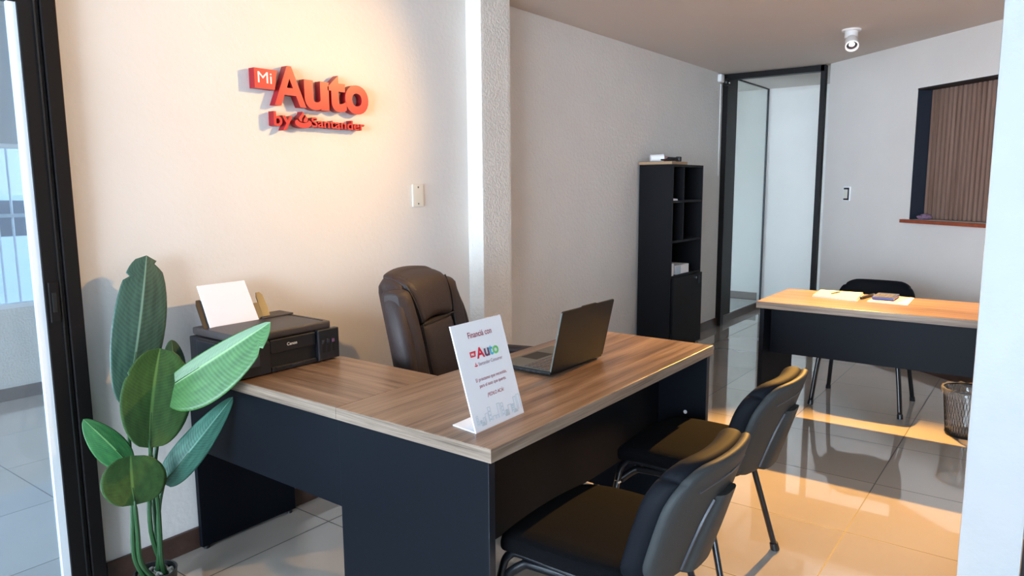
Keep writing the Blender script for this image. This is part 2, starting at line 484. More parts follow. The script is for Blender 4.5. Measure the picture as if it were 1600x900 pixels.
# ================================================================== SETTING
YW = 2.646           # sign wall
YF = 2.700           # wall behind the pilaster
ZC = 2.477           # ceiling
XB = 7.05            # glazed doorway at the back
XE = 8.40            # wall beyond it
A2 = Vector((7.05, 1.76)); D2 = Vector((-0.653, -0.757)).normalized(); N2 = Vector((0.757, -0.653)).normalized()  # oblique wall, N2 points out of the room
def WP(s, z, off=0.0):
    p = A2 + D2*s + N2*off
    return Vector((p.x, p.y, z))

struct(MB().span((-6.5, -4.0, -0.10), (9.2, 5.72, 0.0)).build('floor', M['floor']))
struct(MB().span((-6.5, -2.5, 2.95), (1.05, YW+0.14, 3.1)).build('ceiling_sky_blocker', M['blocker']))  # added roof, out of view, holds back the high sky light
struct(MB().span((1.5, -2.5, 0.0), (9.0, -2.4, 2.95)).build('wall_south', M['wall']))
struct(MB().span((-6.5, -2.5, 0.0), (1.5, -2.4, 2.95)).build('wall_light_blocker', M['blocker']))  # added flank, out of view, blocks daylight from the side
struct(MB().span((1.05, -2.4, ZC), (XE+0.1, 4.4, ZC+0.12)).build('ceiling', M['ceiling']))
# sign wall, thickness towards the next room
struct(MB().span((1.05, YW, 0), (3.2, YW+0.14, ZC)).build('wall_left', M['wall']))
struct(MB().span((3.2, YF, 0), (7.0, YF+0.12, ZC)).build('wall_side', M['wall_mid']))
struct(MB().span((-6.5, YW, 2.075), (1.05, YW+0.14, 3.0)).build('wall_lintel', M['wall']))
struct(MB().rbox((3.24, 2.64, ZC/2), (0.26, 0.2, ZC-0.002), 0.006, n=6).build('trim_1', M['wall_rough']))
struct(MB().span((XB+0.12, 1.2, 0), (XE, 1.3, ZC)).span((XB, 4.3, 0), (XB+1.08, 4.4, ZC)).build('wall_far', M['wall']))  # unseen walls, added to trim the daylight beyond the doorway
struct(MB().span((XE, -1.0, 0), (XE+0.1, 4.4, ZC)).build('wall_back', M['wall']))
# oblique wall with the window recess
WS0, WS1, WZ0, WZ1 = 1.11, 2.05, 1.145, 2.128
b = MB()
def wseg(mb, s0, s1, z0, z1, o0=0.0, o1=0.16):
    mb.prism([(s0, z0), (s1, z0), (s1, z1), (s0, z1)], lambda u, v, d: WP(u, v, d), o0, o1)
wseg(b, 0.05, WS0, 0, ZC); wseg(b, WS0, WS1, 0, WZ0); wseg(b, WS0, WS1, WZ1, ZC); wseg(b, WS1, 4.2, 0, ZC)
struct(b.build('wall_right', M['wall']))
b = MB(); wseg(b, 0.05, 4.2, 0.0, 0.085, -0.014, 0.0); struct(b.build('baseboard_right', M['skirt']))
# skirting of the sign wall and beyond
struct(MB().span((1.065, YW-0.016, 0), (3.108, YW, 0.085), bev=0.003).build('baseboard_left', M['skirt']))
struct(MB().span((3.372, YF-0.014, 0), (7.0, YF, 0.085), bev=0.003).build('baseboard_side', M['skirt']))
# kerb under the fixed pane
k = struct(MB().span((7.0, YF-0.012, 0), (XE, YF+0.0, 0.07)).build('trim_2', M['skirt']))
struct(MB().span((7.0, YF, 0), (XE, 4.3, 0.078)).build('trim_3', M['kerb_top']))
struct(MB().span((XE-0.014, YF+0.05, 0.078), (XE, 4.3, 0.165)).build('baseboard_back', M['skirt']))
struct(MB().span((XE-0.014, -1.0, 0.0), (XE, YF-0.012, 0.085)).build('baseboard_far', M['skirt']))
# black framed doorway in the back corner: left post, lintel, right post, glass pane
d = thing('door_1', '', ''); d['kind'] = 'structure'
del d['label']; del d['category']
f = MB()
f.span((XB-0.03, 2.655, 0.0), (XB+0.05, 2.715, ZC-0.002)).span((XB-0.03, 1.775, ZC-0.055), (XB+0.05, 2.655, ZC-0.002))
f.span((XB-0.03, 1.765, 0.0), (XB+0.05, 1.805, ZC-0.002))
f.build('door_frame', M['alu'], d)
MB().span((XB+0.052, 2.69, 0.08), (XB+0.33, 2.715, ZC-0.002)).build('door_stile', M['alu'], d)
MB().span((XB+0.33, 2.698, 0.085), (XE-0.03, 2.706, ZC-0.012)).build('glass_pane', M['glass_green'], d)
MB().span((XB+0.33, 2.692, ZC-0.012), (XE-0.03, 2.712, ZC-0.002)).build('top_rail', M['alu'], d)
MB().span((XE-0.03, 2.692, 0.08), (XE-0.016, 2.712, ZC-0.002)).build('edge_trim', M['navy_edge'], d)
# window recess with slatted panel
wn = thing('window_1', '', ''); wn['kind'] = 'structure'
del wn['label']; del wn['category']
b = MB(); wseg(b, WS0, WS0+0.006, WZ0, WZ1, 0.0, 0.16); wseg(b, WS1-0.006, WS1, WZ0, WZ1, 0.0, 0.16)
b.build('reveal', M['reveal'], wn)
b = MB(); wseg(b, WS0, WS1, WZ1-0.012, WZ1, -0.002, 0.16); b.build('top_reveal', M['slat_gap'], wn)
b = MB(); wseg(b, WS0, WS1, WZ0, WZ1, 0.149, 0.158); b.build('backing', M['slat_gap'], wn)
b = MB()
s = WS0+0.012
while s < WS1-0.03:
    wseg(b, s, s+0.024, WZ0+0.004, WZ1-0.012, 0.118, 0.15); s += 0.0415
b.build('slat_panel', M['slat'], wn)
b = MB(); wseg(b, WS0-0.05, WS1+0.05, WZ0-0.026, WZ0-0.001, -0.045, 0.02); b.build('window_sill', M['terracotta'], wn)
ck = thing('crumpled_cloth', 'small crumpled grey cloth on the terracotta sill of the slatted window', 'cloth', WP(WS0+0.07, WZ0, 0.075))
random.seed(21)
b = MB(); bmesh.ops.create_icosphere(b.bm, subdivisions=3, radius=0.04)
for v in b.bm.verts:
    k = 1+random.uniform(-0.25, 0.25); v.co = Vector((v.co.x*k*1.2, v.co.y*k*1.2, max(-0.018, v.co.z*k*0.5)+0.0185))
b.build('cloth', M['ink_grey'], ck)
# white column of the shop front beside the camera, and its black jamb
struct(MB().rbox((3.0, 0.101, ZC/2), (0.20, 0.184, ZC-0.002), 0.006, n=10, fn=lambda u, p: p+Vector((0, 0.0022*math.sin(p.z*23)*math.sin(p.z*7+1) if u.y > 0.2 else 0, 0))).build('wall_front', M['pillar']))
struct(MB().span((2.92, -0.06, 0), (3.0, 0.008, ZC)).build('door_3', M['alu']))

# sliding glass door in the continuation of the sign wall
sd = thing('door_2', '', ''); sd['kind'] = 'structure'
del sd['label']; del sd['category']
MB().span((1.004, 2.598, 0.02), (1.05, 2.70, 2.072), bev=0.003).build('door_post', M['alu'], sd)
MB().span((0.941, 2.606, 0.05), (1.002, 2.64, 2.04), bev=0.003).build('door_stile', M['alu'], sd)
MB().span((0.986, 2.602, 0.05), (0.990, 2.607, 2.04)).build('stile_groove', M['alu_deep'], sd)
MB().span((0.917, 2.613, 0.095), (0.942, 2.632, 1.996)).build('white_gasket', M['white_pvc'], sd)
MB().span((-1.6, 2.606, 0.0), (0.941, 2.64, 0.1), bev=0.003).build('bottom_rail', M['alu'], sd)
MB().span((-1.6, 2.606, 1.99), (0.941, 2.64, 2.072), bev=0.003).build('top_rail', M['alu'], sd)
MB().span((-1.6, 2.619, 0.1), (0.918, 2.625, 1.99)).build('glass_pane', M['glass'], sd)
hd = MB().span((0.951, 2.599, 0.985), (0.981, 2.6065, 1.12), bev=0.003).build('handle', M['alu'], sd)
MB().span((0.959, 2.597, 1.02), (0.972, 2.600, 1.085), bev=0.001).build('handle_recess', M['alu_deep'], hd)
struct(MB().span((-6.5, YW, 0.0), (-1.6, 2.786, 2.075)).build('wall_outer', M['wall']))

# next room behind the sliding door
struct(MB().span((-3.0, 5.6, 0.0), (5.0, 5.72, 0.62)).build('wall_north', M['wall_rough']))
struct(MB().span((-3.0, 5.6, 1.72), (5.0, 5.72, 3.0)).build('wall_upper', M['street_wall']))
struct(MB().span((-3.0, 5.585, 0.0), (5.0, 5.6, 0.085)).build('baseboard_north', M['skirt']))
struct(MB().span((4.9, YW+0.14, 0.0), (5.0, 5.6, ZC)).build('wall_east', M['wall']))
struct(MB().span((-3.1, 2.79, 0.0), (-3.0, 5.6, 1.5)).build('wall_west', M['wall']))  # unseen wall, added part-height to set the daylight in this room
struct(MB().span((-6.0, 5.72, 3.0), (12.0, 13.2, 3.1)).build('ceiling_street_blocker', M['blocker']))  # unseen roof added over the street to dim its daylight
struct(MB().span((-3.1, 2.79, 2.6), (5.0, 5.72, 2.7)).build('ceiling_north', M['ceiling']))
struct(MB().span((-6, 5.72, -0.12), (12, 14.0, -0.02)).build('floor_street', M['asphalt']))
struct(MB().span((-6, 13.0, -0.02), (14, 13.2, 5.0)).build('wall_street', M['street_wall']))
pw = thing('window_2', '', ''); pw['kind'] = 'structure'
del pw['label']; del pw['category']
MB().span((-3.0, 5.64, 0.62), (4.9, 5.646, 1.72)).build('glass_pane', M['glass'], pw)
f = MB().span((-3.0, 5.61, 0.62), (4.9, 5.68, 0.65)).span((-3.0, 5.61, 1.69), (4.9, 5.68, 1.72))
f.build('window_frame', M['white_pvc'], pw)

# ================================================================== L-SHAPED DESK
X0, X1, Y0, Y1, ZT, ZB = 1.388, 2.890, 1.118, 1.727, 0.750, 0.712
desk = thing('office_desk', 'L-shaped walnut-topped desk with navy panels in the foreground', 'desk', (2.14, 1.42, 0))
def dl(*p): return Vector((p[0]-2.14, p[1]-1.42, p[2]))
def dspan(a, b, bev=0.0): return MB().span(dl(*a), dl(*b), bev)
def desk_top(par, name, a, b, mt, edge, fspan):
    t = fspan((a[0], a[1], ZB+0.0005), (b[0], b[1], ZT), 0.0015).build(name, mt, par)
    return t
t = dspan((X0+0.001, Y0+0.001, ZB+0.0005), (X1-0.001, Y1, ZT), 0.001).build('desktop', M['walnut_x'], desk)
e = MB()
e.span(dl(X0, Y0-0.0005, ZB), dl(X1, Y0+0.0015, ZT-0.0012))
e.build('edge_band', M['edge_x'], t)
MB().span(dl(X0-0.0005, Y0+0.0015, ZB), dl(X0+0.0015, Y1, ZT-0.0012)).build('edge_band', M['edge_y'], t)
MB().span(dl(X1-0.0015, Y0+0.0015, ZB), dl(X1+0.0005, Y1, ZT-0.0012)).build('edge_band', M['edge_y'], t)
rtp = dspan((X0+0.001, Y1+0.0012, ZB+0.0005), (1.848, 2.628, ZT), 0.001).build('return_top', M['walnut_y'], desk)
MB().span(dl(X0-0.0005, Y1+0.0012, ZB), dl(X0+0.0015, 2.628, ZT-0.0012)).build('edge_band', M['edge_y'], rtp)
def panel(name, a, b, par=desk, mt='navy'): return dspan(a, b, 0.0012).build(name, M[mt], par)
p = panel('side_panel', (X0+0.004, Y0+0.012, 0.012), (X0+0.029, Y1-0.004, ZB))
MB().span(dl(X0+0.004, Y0+0.0105, 0.012), dl(X0+0.029, Y0+0.0125, ZB)).build('panel_edge', M['navy_edge'], p)
p = panel('side_panel', (X1-0.035, Y0+0.012, 0.012), (X1-0.010, Y1-0.004, ZB))
MB().span(dl(X1-0.035, Y0+0.0105, 0.012), dl(X1-0.010, Y0+0.0125, ZB)).build('panel_edge', M['navy_edge'], p)
MB().cyl(dl(X1-0.036, 1.22, 0.45), dl(X1-0.034, 1.22, 0.45), 0.008).build('cam_cap', M['white_pvc'], p)
panel('modesty_panel', (X0+0.029, 1.345, 0.31), (X1-0.035, 1.363, ZB))
panel('return_modesty_panel', (1.405, Y1-0.003, 0.42), (1.423, 2.598, ZB))
p = panel('return_side_panel', (1.408, 2.600, 0.012), (1.846, 2.622, ZB))
for x in (1.43, 1.82):
    MB().cyl(dl(x, 2.611, 0), dl(x, 2.611, 0.013), 0.012).build('glide', M['black_plastic'], p)
for x in (X0+0.016, X1-0.022):
    for y in (Y0+0.06, Y1-0.06): MB().cyl(dl(x, y, 0), dl(x, y, 0.013), 0.011).build('glide', M['black_plastic'], desk)

# ================================================================== SECOND DESK
d2 = thing('small_desk', 'plain walnut-topped navy desk at the far right by the window wall', 'desk', (4.475, 0.65, 0))
def d2s(a, b, bev=0.0):
    o = (4.475, 0.65, 0)
    return MB().span([i-j for i, j in zip(a, o)], [i-j for i, j in zip(b, o)], bev)
t = d2s((4.161, -0.05, ZB), (4.79, 1.36, ZT), 0.001).build('desktop', M['walnut_y'], d2)
d2s((4.159, -0.05, ZB-0.0005), (4.1615, 1.36, ZT-0.0012)).build('edge_band', M['edge_y'], t)
d2s((4.1615, 1.3595, ZB-0.0005), (4.79, 1.3615, ZT-0.0012)).build('edge_band', M['edge_x'], t)
for y in (1.318, -0.04):
    p = d2s((4.175, y, 0.012), (4.775, y+0.025, ZB), 0.0012).build('side_panel', M['navy'], d2)
    for x in (4.21, 4.73): MB().cyl((x-4.475, y+0.0125-0.65, 0), (x-4.475, y+0.0125-0.65, 0.013), 0.011).build('glide', M['black_plastic'], p)
d2s((4.305, -0.015, 0.428), (4.323, 1.318, ZB), 0.0012).build('modesty_panel', M['navy'], d2)

# ================================================================== WALL SIGN
YS, YB = 2.606, 2.642
sign = thing('wall_sign', 'red raised lettering sign on the white wall above the printer', 'sign', (2.1, YW, 1.8))
def s3(u, v, d): return Vector((u-2.1, (YB-YW)-d, v-1.8))   # d grows towards the room
DEP = YB-YS
def pix(px, py): q = at(px, py, YS); return q.x, q.z
def two_tone(o):
    """side faces of raised lettering take the second, deeper red"""
    o.data.materials.append(M['red_side'])
    for p in o.data.polygons:
        if abs(p.normal.y) < 0.7: p.material_index = 1
    return o
# rectangular tag
a = pix(396.5, 105); b_ = pix(396.5, 136.5); c_ = pix(433, 110); e_ = pix(424, 138)
sc = 0.0
b = MB(); b.prism([(a[0], b_[1]), (c_[0]-0.016, b_[1]-0.001), (c_[0], a[1]), (a[0], a[1])], s3, 0, DEP)
tg = b.build('tag_plate', M['red'], sign); two_tone(tg)
m0 = pix(403, 128.5); m1 = pix(424, 114)
place_text('tag_lettering', 'Mi', m0[0], m1[0], m0[1], m1[1], lambda u, v, d: s3(u, v, DEP+0.0008), M['white'], tg, offset=0.0)
def letter(ch, pl, pt, pr_, pb, off=0.03):
    u0 = pix(pl, (pt+pb)/2)[0]; u1 = pix(pr_, (pt+pb)/2)[0]
    pm = (pl+pr_)/2
    v1 = pix(pm, pt)[1]; v0 = pix(pm, pb)[1]
    o = place_text('letter', ch, u0, u1, v0, v1, s3, M['red'], sign, depth=DEP, offset=off)
    return two_tone(o)
letter('A', 428, 103.5, 477.5, 166, 0.022)
letter('u', 476, 126.5, 514, 172.5, 0.035)
letter('t', 512, 118, 541, 175, 0.035)
letter('o', 539.5, 133.5, 575.5, 179, 0.035)
letter('b', 428, 174, 441, 197, 0.02)
letter('y', 441.5, 181, 458, 203.5, 0.02)
# flame emblem: bowl with two licks
fl0 = pix(461, 187); fl1 = pix(487, 187); ft = pix(474, 174.5); fb = pix(474, 200)
def fl(u, v): return (fl0[0]+(fl1[0]-fl0[0])*u, fb[1]+(ft[1]-fb[1])*v)
b = MB()
bowl = [fl(0.5+0.5*math.cos(t), 0.30+0.30*math.sin(t)) for t in [PI+PI*i/12 for i in range(13)]]
b.prism(bowl + [fl(0.98, 0.42), fl(0.84, 0.50), fl(0.74, 0.36), fl(0.5, 0.30), fl(0.25, 0.36), fl(0.14, 0.50), fl(0.02, 0.42)], s3, 0, DEP)
b.prism([fl(*q) for q in ((0.30, 0.40), (0.22, 0.56), (0.30, 0.72), (0.44, 0.86), (0.46, 1.0), (0.56, 0.86), (0.52, 0.70), (0.42, 0.56), (0.42, 0.38))], s3, 0, DEP)
b.prism([fl(*q) for q in ((0.50, 0.37), (0.52, 0.52), (0.62, 0.66), (0.64, 0.80), (0.76, 0.62), (0.76, 0.48), (0.68, 0.36))], s3, 0, DEP)
two_tone(b.build('flame_emblem', M['red'], sign))
s0 = pix(487.5, 198.5); s1 = pix(570, 205); sh = pix(487.5, 183)
o = place_text('lettering', 'Santander', s0[0], s1[0], s0[1]+0.0, sh[1], s3, M['red'], sign, depth=DEP, offset=0.014)
two_tone(o)

# blank plates
def plate(name, label, to3, u0, u1, v0, v1):
    r = thing(name, label, 'wall plate', to3((u0+u1)/2, (v0+v1)/2, 0))
    base = r.location.copy()
    b = MB(); b.prism([(u0, v0), (u1, v0), (u1, v1), (u0, v1)], lambda u, v, d: to3(u, v, d)-base, 0.0, 0.009)
    return r, base
f3 = lambda u, v, d: Vector((u, YW-d, v))
r, base = plate('blank_plate', 'cream blank wall plate with two screws, on the wall right of the red sign', f3, 2.664, 2.744, 1.317, 1.432)
MB().rbox((0, -0.005, 0), (0.078, 0.010, 0.115), 0.003, n=4).build('cover', M['plate'], r, smooth=True)
for z in (0.042, -0.042):
    MB().cyl((0.0, -0.0095, z), (0.0, -0.0115, z), 0.0042, n=12).build('screw', M['screw'], r)
w3 = lambda u, v, d: WP(u, v, -d)
r = thing('wall_outlet', 'small grey wall outlet between the back doorway and the slatted window', 'outlet', WP(0.37, 1.335), math.atan2(D2.y, D2.x))
MB().rbox((0.0, -0.005, 0), (0.088, 0.010, 0.125), 0.003, n=4).build('cover', M['white'], r, smooth=True)
MB().span((-0.034, -0.0125, -0.056), (0.034, -0.0095, 0.05), 0.001).build('dark_insert', M['black_plastic'], r)
MB().span((-0.032, -0.0155, -0.042), (0.020, -0.012, 0.036), 0.001).build('switch_module', M['plate'], r)

# ================================================================== PRINTER
PX0, PX1, PY0, PY1 = 1.395, 1.822, 2.235, 2.568
pr = thing('printer', 'black inkjet printer on the left end of the L-shaped desk', 'printer', (1.61, 2.40, ZT))
def pl(x, y, z): return Vector((x-1.61, y-2.40, z-ZT))
def ps(a, b, bev=0.0, seg=2): return MB().span(pl(*a), pl(*b), bev, seg)
ps((PX0, PY0+0.012, 0.752), (PX1, PY1, 0.872), 0.004).build('body', M['printer'], pr)
ps((PX0-0.014, PY0+0.07, 0.79), (PX0+0.01, PY1-0.07, 0.868), 0.004).build('side_cover', M['printer'], pr)
lid = MB().rbox(pl(1.606, 2.412, 0.8885), (0.392, 0.325, 0.034), 0.010, n=5).build('scanner_lid', M['printer_lid'], pr, smooth=True)
b = MB(); b.span(pl(1.655, 2.478, 0.9045), pl(1.797, 2.571, 0.9125), 0.003)
b.build('rear_cover', M['printer_lid'], lid)
ps((1.772, 2.262, 0.9045), (1.7745, 2.54, 0.9062)).build('lid_groove', M['slot'], lid)
fr = MB()
fr.span(pl(PX0+0.002, PY0, 0.755), pl(1.515, PY0+0.016, 0.868), 0.003)       # left cheek
fr.span(pl(1.518, PY0+0.004, 0.822), pl(1.718, PY0+0.016, 0.872), 0.003)     # badge fascia
fr.span(pl(1.518, PY0+0.001, 0.755), pl(1.718, PY0+0.016, 0.772), 0.002)     # lower lip
fr.build('front_fascia', M['printer'], pr)
ps((1.518, PY0+0.0105, 0.772), (1.718, PY0+0.0145, 0.822)).build('output_slot', M['slot'], pr)
tray_ = ps((1.535, PY0-0.002, 0.764), (1.705, PY0+0.011, 0.771), 0.001).build('output_tray', M['printer'], pr)
ps((1.600, PY0-0.004, 0.765), (1.640, PY0-0.0015, 0.770)).build('tray_tab', M['smoke'], tray_)
tank = ps((1.722, PY0-0.006, 0.757), (PX1, PY0+0.02, 0.876), 0.003).build('ink_tank_cover', M['printer'], pr)
ps((1.7205, PY0-0.0065, 0.757), (1.7285, PY0-0.004, 0.874), 0.001).build('tank_strip', M['smoke'], tank)
for x, c in ((1.744, 'smoke'), (1.768, 'smoke'), (1.792, 'ink_purple')):
    ps((x-0.008, PY0-0.0074, 0.785), (x+0.008, PY0-0.0055, 0.838), 0.0008).build('ink_window', M['slot'], tank)
    ps((x-0.0065, PY0-0.0085, 0.822), (x+0.0065, PY0-0.007, 0.835), 0.0006).build('ink_level', M[c], tank)
wnd = ps((1.418, PY0-0.0025, 0.783), (1.472, PY0+0.001, 0.838), 0.002).build('black_ink_window', M['slot'], pr)
ps((1.422, PY0-0.004, 0.790), (1.468, PY0-0.002, 0.832), 0.001).build('ink_level', M['smoke'], wnd)
place_text('badge', 'Canon', 1.588, 1.632, 0.8415, 0.8535, lambda u, v, d: pl(u, PY0+0.0033, v), M['white'], pr, offset=0.018)
# rear paper feed with its two brown supports
tdir = Vector((0, 0.085, 0.16)).normalized()
def ft3(x, k, off=0.0):       # k metres up the slanted feed
    return pl(x, 2.488+tdir.y*k+off*tdir.z, 0.902+tdir.z*k-off*tdir.y)
for xs in (1.418, 1.672):
    b = MB()
    out = [(0, -0.006), (0.030, -0.006), (0.034, 0.05), (0.030, 0.105), (0.020, 0.118), (0.006, 0.118), (0.0, 0.10)]
    b.prism(out, lambda u, v, d: ft3(xs+u-0.004, v+0.0, d), 0.004, 0.009)
    b.build('paper_guide', M['tray'], pr)
ps_ = MB(); ps_.prism([(1.43, -0.004), (1.68, -0.004), (1.68, 0.075), (1.43, 0.075)], lambda u, v, d: ft3(u, v, d), 0.0045, 0.0085)
ps_.build('paper_rest', M['printer'], pr)
# the paper standing in the feed
pp = thing('paper_stack', 'white sheets of paper standing in the rear feed of the printer', 'paper', (1.61, 2.40, ZT))
b = MB(); b.prism([(1.436, 0.0), (1.641, 0.0), (1.637, 0.172), (1.440, 0.172)], lambda u, v, d: ft3(u, v, d), -0.0030, 0.0035)
b.build('sheets', M['paper'], pp)

# ================================================================== SIGN HOLDER ON THE DESK
st = thing('sign_holder', 'white L-shaped acrylic sign holder with printed flyer, on desk before the laptop', 'sign holder', (1.57, 1.24, ZT))
lean = Vector((-0.012, 0.075, 0.281)).normalized(); HH = 0.300
def h3(u, v, d):   # u 0..W across, v up the face, d towards the reader
    nrm = Vector((1, 0, 0)).cross(lean).normalized()
    return Vector((1.457-1.57, 1.224-1.24, 0.0015)) + Vector((1, 0.018, 0))*u + lean*v + nrm*d
Wd = 0.228
foot = MB().prism([(0, 0), (Wd, 0), (Wd+0.012, 0.100), (0.014, 0.097)], lambda u, v, d: Vector((1.457-1.57+u, 1.224-1.24+v+0.018*u, d)), 0.0, 0.003)
foot.build('foot', M['acrylic'], st)
face = MB().prism([(0, 0), (Wd, 0), (Wd, HH), (0, HH)], h3, -0.004, 0.0).build('face', M['acrylic'], st)
E3 = 0.0006
def htext(name, s, u0, u1, v0, v1, mt, off=0.0):
    return place_text(name, s, u0*Wd, u1*Wd, v0*HH, v1*HH, lambda u, v, d: h3(u, v, E3), M[mt], face, offset=off)
htext('headline', 'Financi\u00e1 con', 0.27, 0.74, 0.848, 0.905, 'ink_red', 0.008)
b = MB(); b.prism([(0.23*Wd, 0.672*HH), (0.325*Wd, 0.672*HH), (0.345*Wd, 0.725*HH), (0.23*Wd, 0.725*HH)], h3, E3*0.4, E3)
bx = b.build('logo_tag', M['ink_mi'], face)
place_text('logo_tag_lettering', 'Mi', 0.25*Wd, 0.305*Wd, 0.685*HH, 0.712*HH, lambda u, v, d: h3(u, v, E3*1.6), M['white'], bx, offset=0.01)
for ch, u0, u1, v0, v1, mt in (('A', 0.345, 0.505, 0.645, 0.748, 'ink_mi'), ('u', 0.505, 0.605, 0.643, 0.722, 'ink_purple'),
                               ('t', 0.600, 0.680, 0.643, 0.740, 'ink_blue'), ('o', 0.675, 0.795, 0.643, 0.722, 'ink_green')):
    htext('logo_letter', ch, u0, u1, v0, v1, mt, 0.03)
htext('bank_line', 'Santander Consumer', 0.345, 0.83, 0.578, 0.612, 'ink_grey')
b = MB()
def hf(cx, cy, s, pts): b.prism([((cx+s*x)*Wd, (cy+s*0.76*y)*HH) for x, y in pts], h3, E3*0.4, E3)
hf(0.295, 0.592, 0.032, [(math.cos(PI+PI*i/8), 0.5*math.sin(PI+PI*i/8)-0.1) for i in range(9)])
hf(0.295, 0.592, 0.030, [(-0.25, 0.0), (-0.35, 0.4), (0.1, 1.2), (0.05, 0.6), (0.4, 0.1)])
b.build('flame_mark', M['ink_mi'], face)
htext('slogan', 'El pr\u00e9stamo que necesit\u00e1s,', 0.22, 0.845, 0.428, 0.470, 'ink_red')
htext('slogan', 'para el auto que quer\u00e9s.', 0.265, 0.805, 0.368, 0.410, 'ink_red')
htext('call_line', '\u00a1PEDILO AC\u00c1!', 0.37, 0.70, 0.268, 0.318, 'ink_red', 0.004)
b = MB()
random.seed(3)
u = 0.06
while u < 0.93:                                   # pale skyline drawn along the foot of the flyer
    wv = random.uniform(0.03, 0.07); hv = random.uniform(0.03, 0.15)
    for q in (((u, 0.05), (u+0.006, 0.05), (u+0.006, 0.05+hv), (u, 0.05+hv)),
              ((u, 0.05+hv-0.005), (u+wv, 0.05+hv-0.005), (u+wv, 0.05+hv), (u, 0.05+hv)),
              ((u+wv-0.006, 0.05), (u+wv, 0.05), (u+wv, 0.05+hv), (u+wv-0.006, 0.05+hv))):
        b.prism([(x*Wd, y*HH) for x, y in q], h3, E3*0.4, E3)
    if random.random() < 0.6:
        for kk in range(3):
            vv = 0.06+hv*kk/3.5
            b.prism([(x*Wd, y*HH) for x, y in ((u+0.014, vv), (u+wv-0.014, vv), (u+wv-0.014, vv+0.012), (u+0.014, vv+0.012))], h3, E3*0.4, E3)
    u += wv+random.uniform(0.0, 0.02)
for uc in (0.14, 0.62, 0.80):                     # small car outlines
    b.prism([((uc+x)*Wd, (0.035+y)*HH) for x, y in ((0, 0), (0.09, 0), (0.09, 0.018), (0.068, 0.02), (0.058, 0.036), (0.026, 0.036), (0.014, 0.02), (0, 0.018))], h3, E3*0.5, E3*1.2)
b.build('skyline_drawing', M['ink_pale'], face)

# ================================================================== LAPTOP
lp = thing('laptop', 'open dark grey laptop on the desk, its lid turned to the visitors', 'laptop', (2.245, 1.50, ZT))
def ll(x, y, z): return Vector((x-2.245, y-1.50, z-ZT))
base = MB().rbox(ll(2.245, 1.508, 0.761), (0.362, 0.238, 0.014), 0.005, n=5).build('base', M['laptop'], lp, smooth=True)
MB().span(ll(2.072, 1.398, 0.7675), ll(2.418, 1.622, 0.769)).build('deck', M['laptop_deck'], base)
kb = MB()
for r_ in range(6):
    for c_ in range(15):
        x = 2.083+c_*0.0222; y = 1.410+r_*0.0182
        kb.span(ll(x, y, 0.769), ll(x+0.0185, y+0.0145, 0.7712), 0.0006, 1)
kb.build('keyboard', M['key'], base)
MB().span(ll(2.19, 1.535, 0.769), ll(2.30, 1.61, 0.7694)).build('touchpad', M['laptop'], base)
for x, sx in ((2.10, 0.02), (2.13, 0.012)):
    pass
pt = MB()
for y, sy in ((1.43, 0.014), (1.455, 0.012), (1.48, 0.016), (1.515, 0.008)):
    pt.span(ll(2.0634, y, 0.758), ll(2.0645, y+sy, 0.7635))
pt.build('ports', M['slot'], base)
lt = Vector((0, -0.049, 0.222)).normalized()
def l3(x, v, d):   # d towards the camera side (back of the lid)
    n = Vector((0, -lt.z, lt.y))
    return ll(x, 1.392, 0.766) + lt*v + n*d
lid = MB()
out = [(2.066, 0.0), (2.424, 0.0), (2.426, 0.004), (2.426, 0.224), (2.422, 0.228), (2.30, 0.228), (2.292, 0.2315), (2.20, 0.2315), (2.192, 0.228), (2.068, 0.228), (2.064, 0.224), (2.064, 0.004)]
lid.prism(out, lambda u, v, d: l3(u, v, d), 0.0, 0.006)
lid = lid.build('lid', M['laptop'], lp)
MB().prism([(2.071, 0.012), (2.419, 0.012), (2.419, 0.222), (2.071, 0.222)], lambda u, v, d: l3(u, v, d), -0.0012, 0.0002).build('screen', M['screen'], lid)
MB().prism([(2.0635, 0.004), (2.0645, 0.004), (2.0645, 0.224), (2.0635, 0.224)], lambda u, v, d: l3(u, v, d), 0.0, 0.0055).build('lid_edge', M['laptop_deck'], lid)
b = MB()
for i in range(6):
    b.prism([(2.352+i*0.0062, 0.106), (2.3562+i*0.0062, 0.106), (2.3562+i*0.0062, 0.1115), (2.352+i*0.0062, 0.1115)], lambda u, v, d: l3(u, v, d), 0.0058, 0.0063)
b.build('lid_badge', M['shell'], lid)
MB().cyl(ll(2.09, 1.392, 0.764), ll(2.40, 1.392, 0.764), 0.0055).build('hinge', M['laptop'], lp)

# ================================================================== EXECUTIVE CHAIR
ec = thing('executive_chair', 'brown leather executive chair with padded headrest behind the L-shaped desk', 'chair', (2.362, 1.985, 0.0), R(17))
ec.scale = (1.19, 1.04, 0.94)
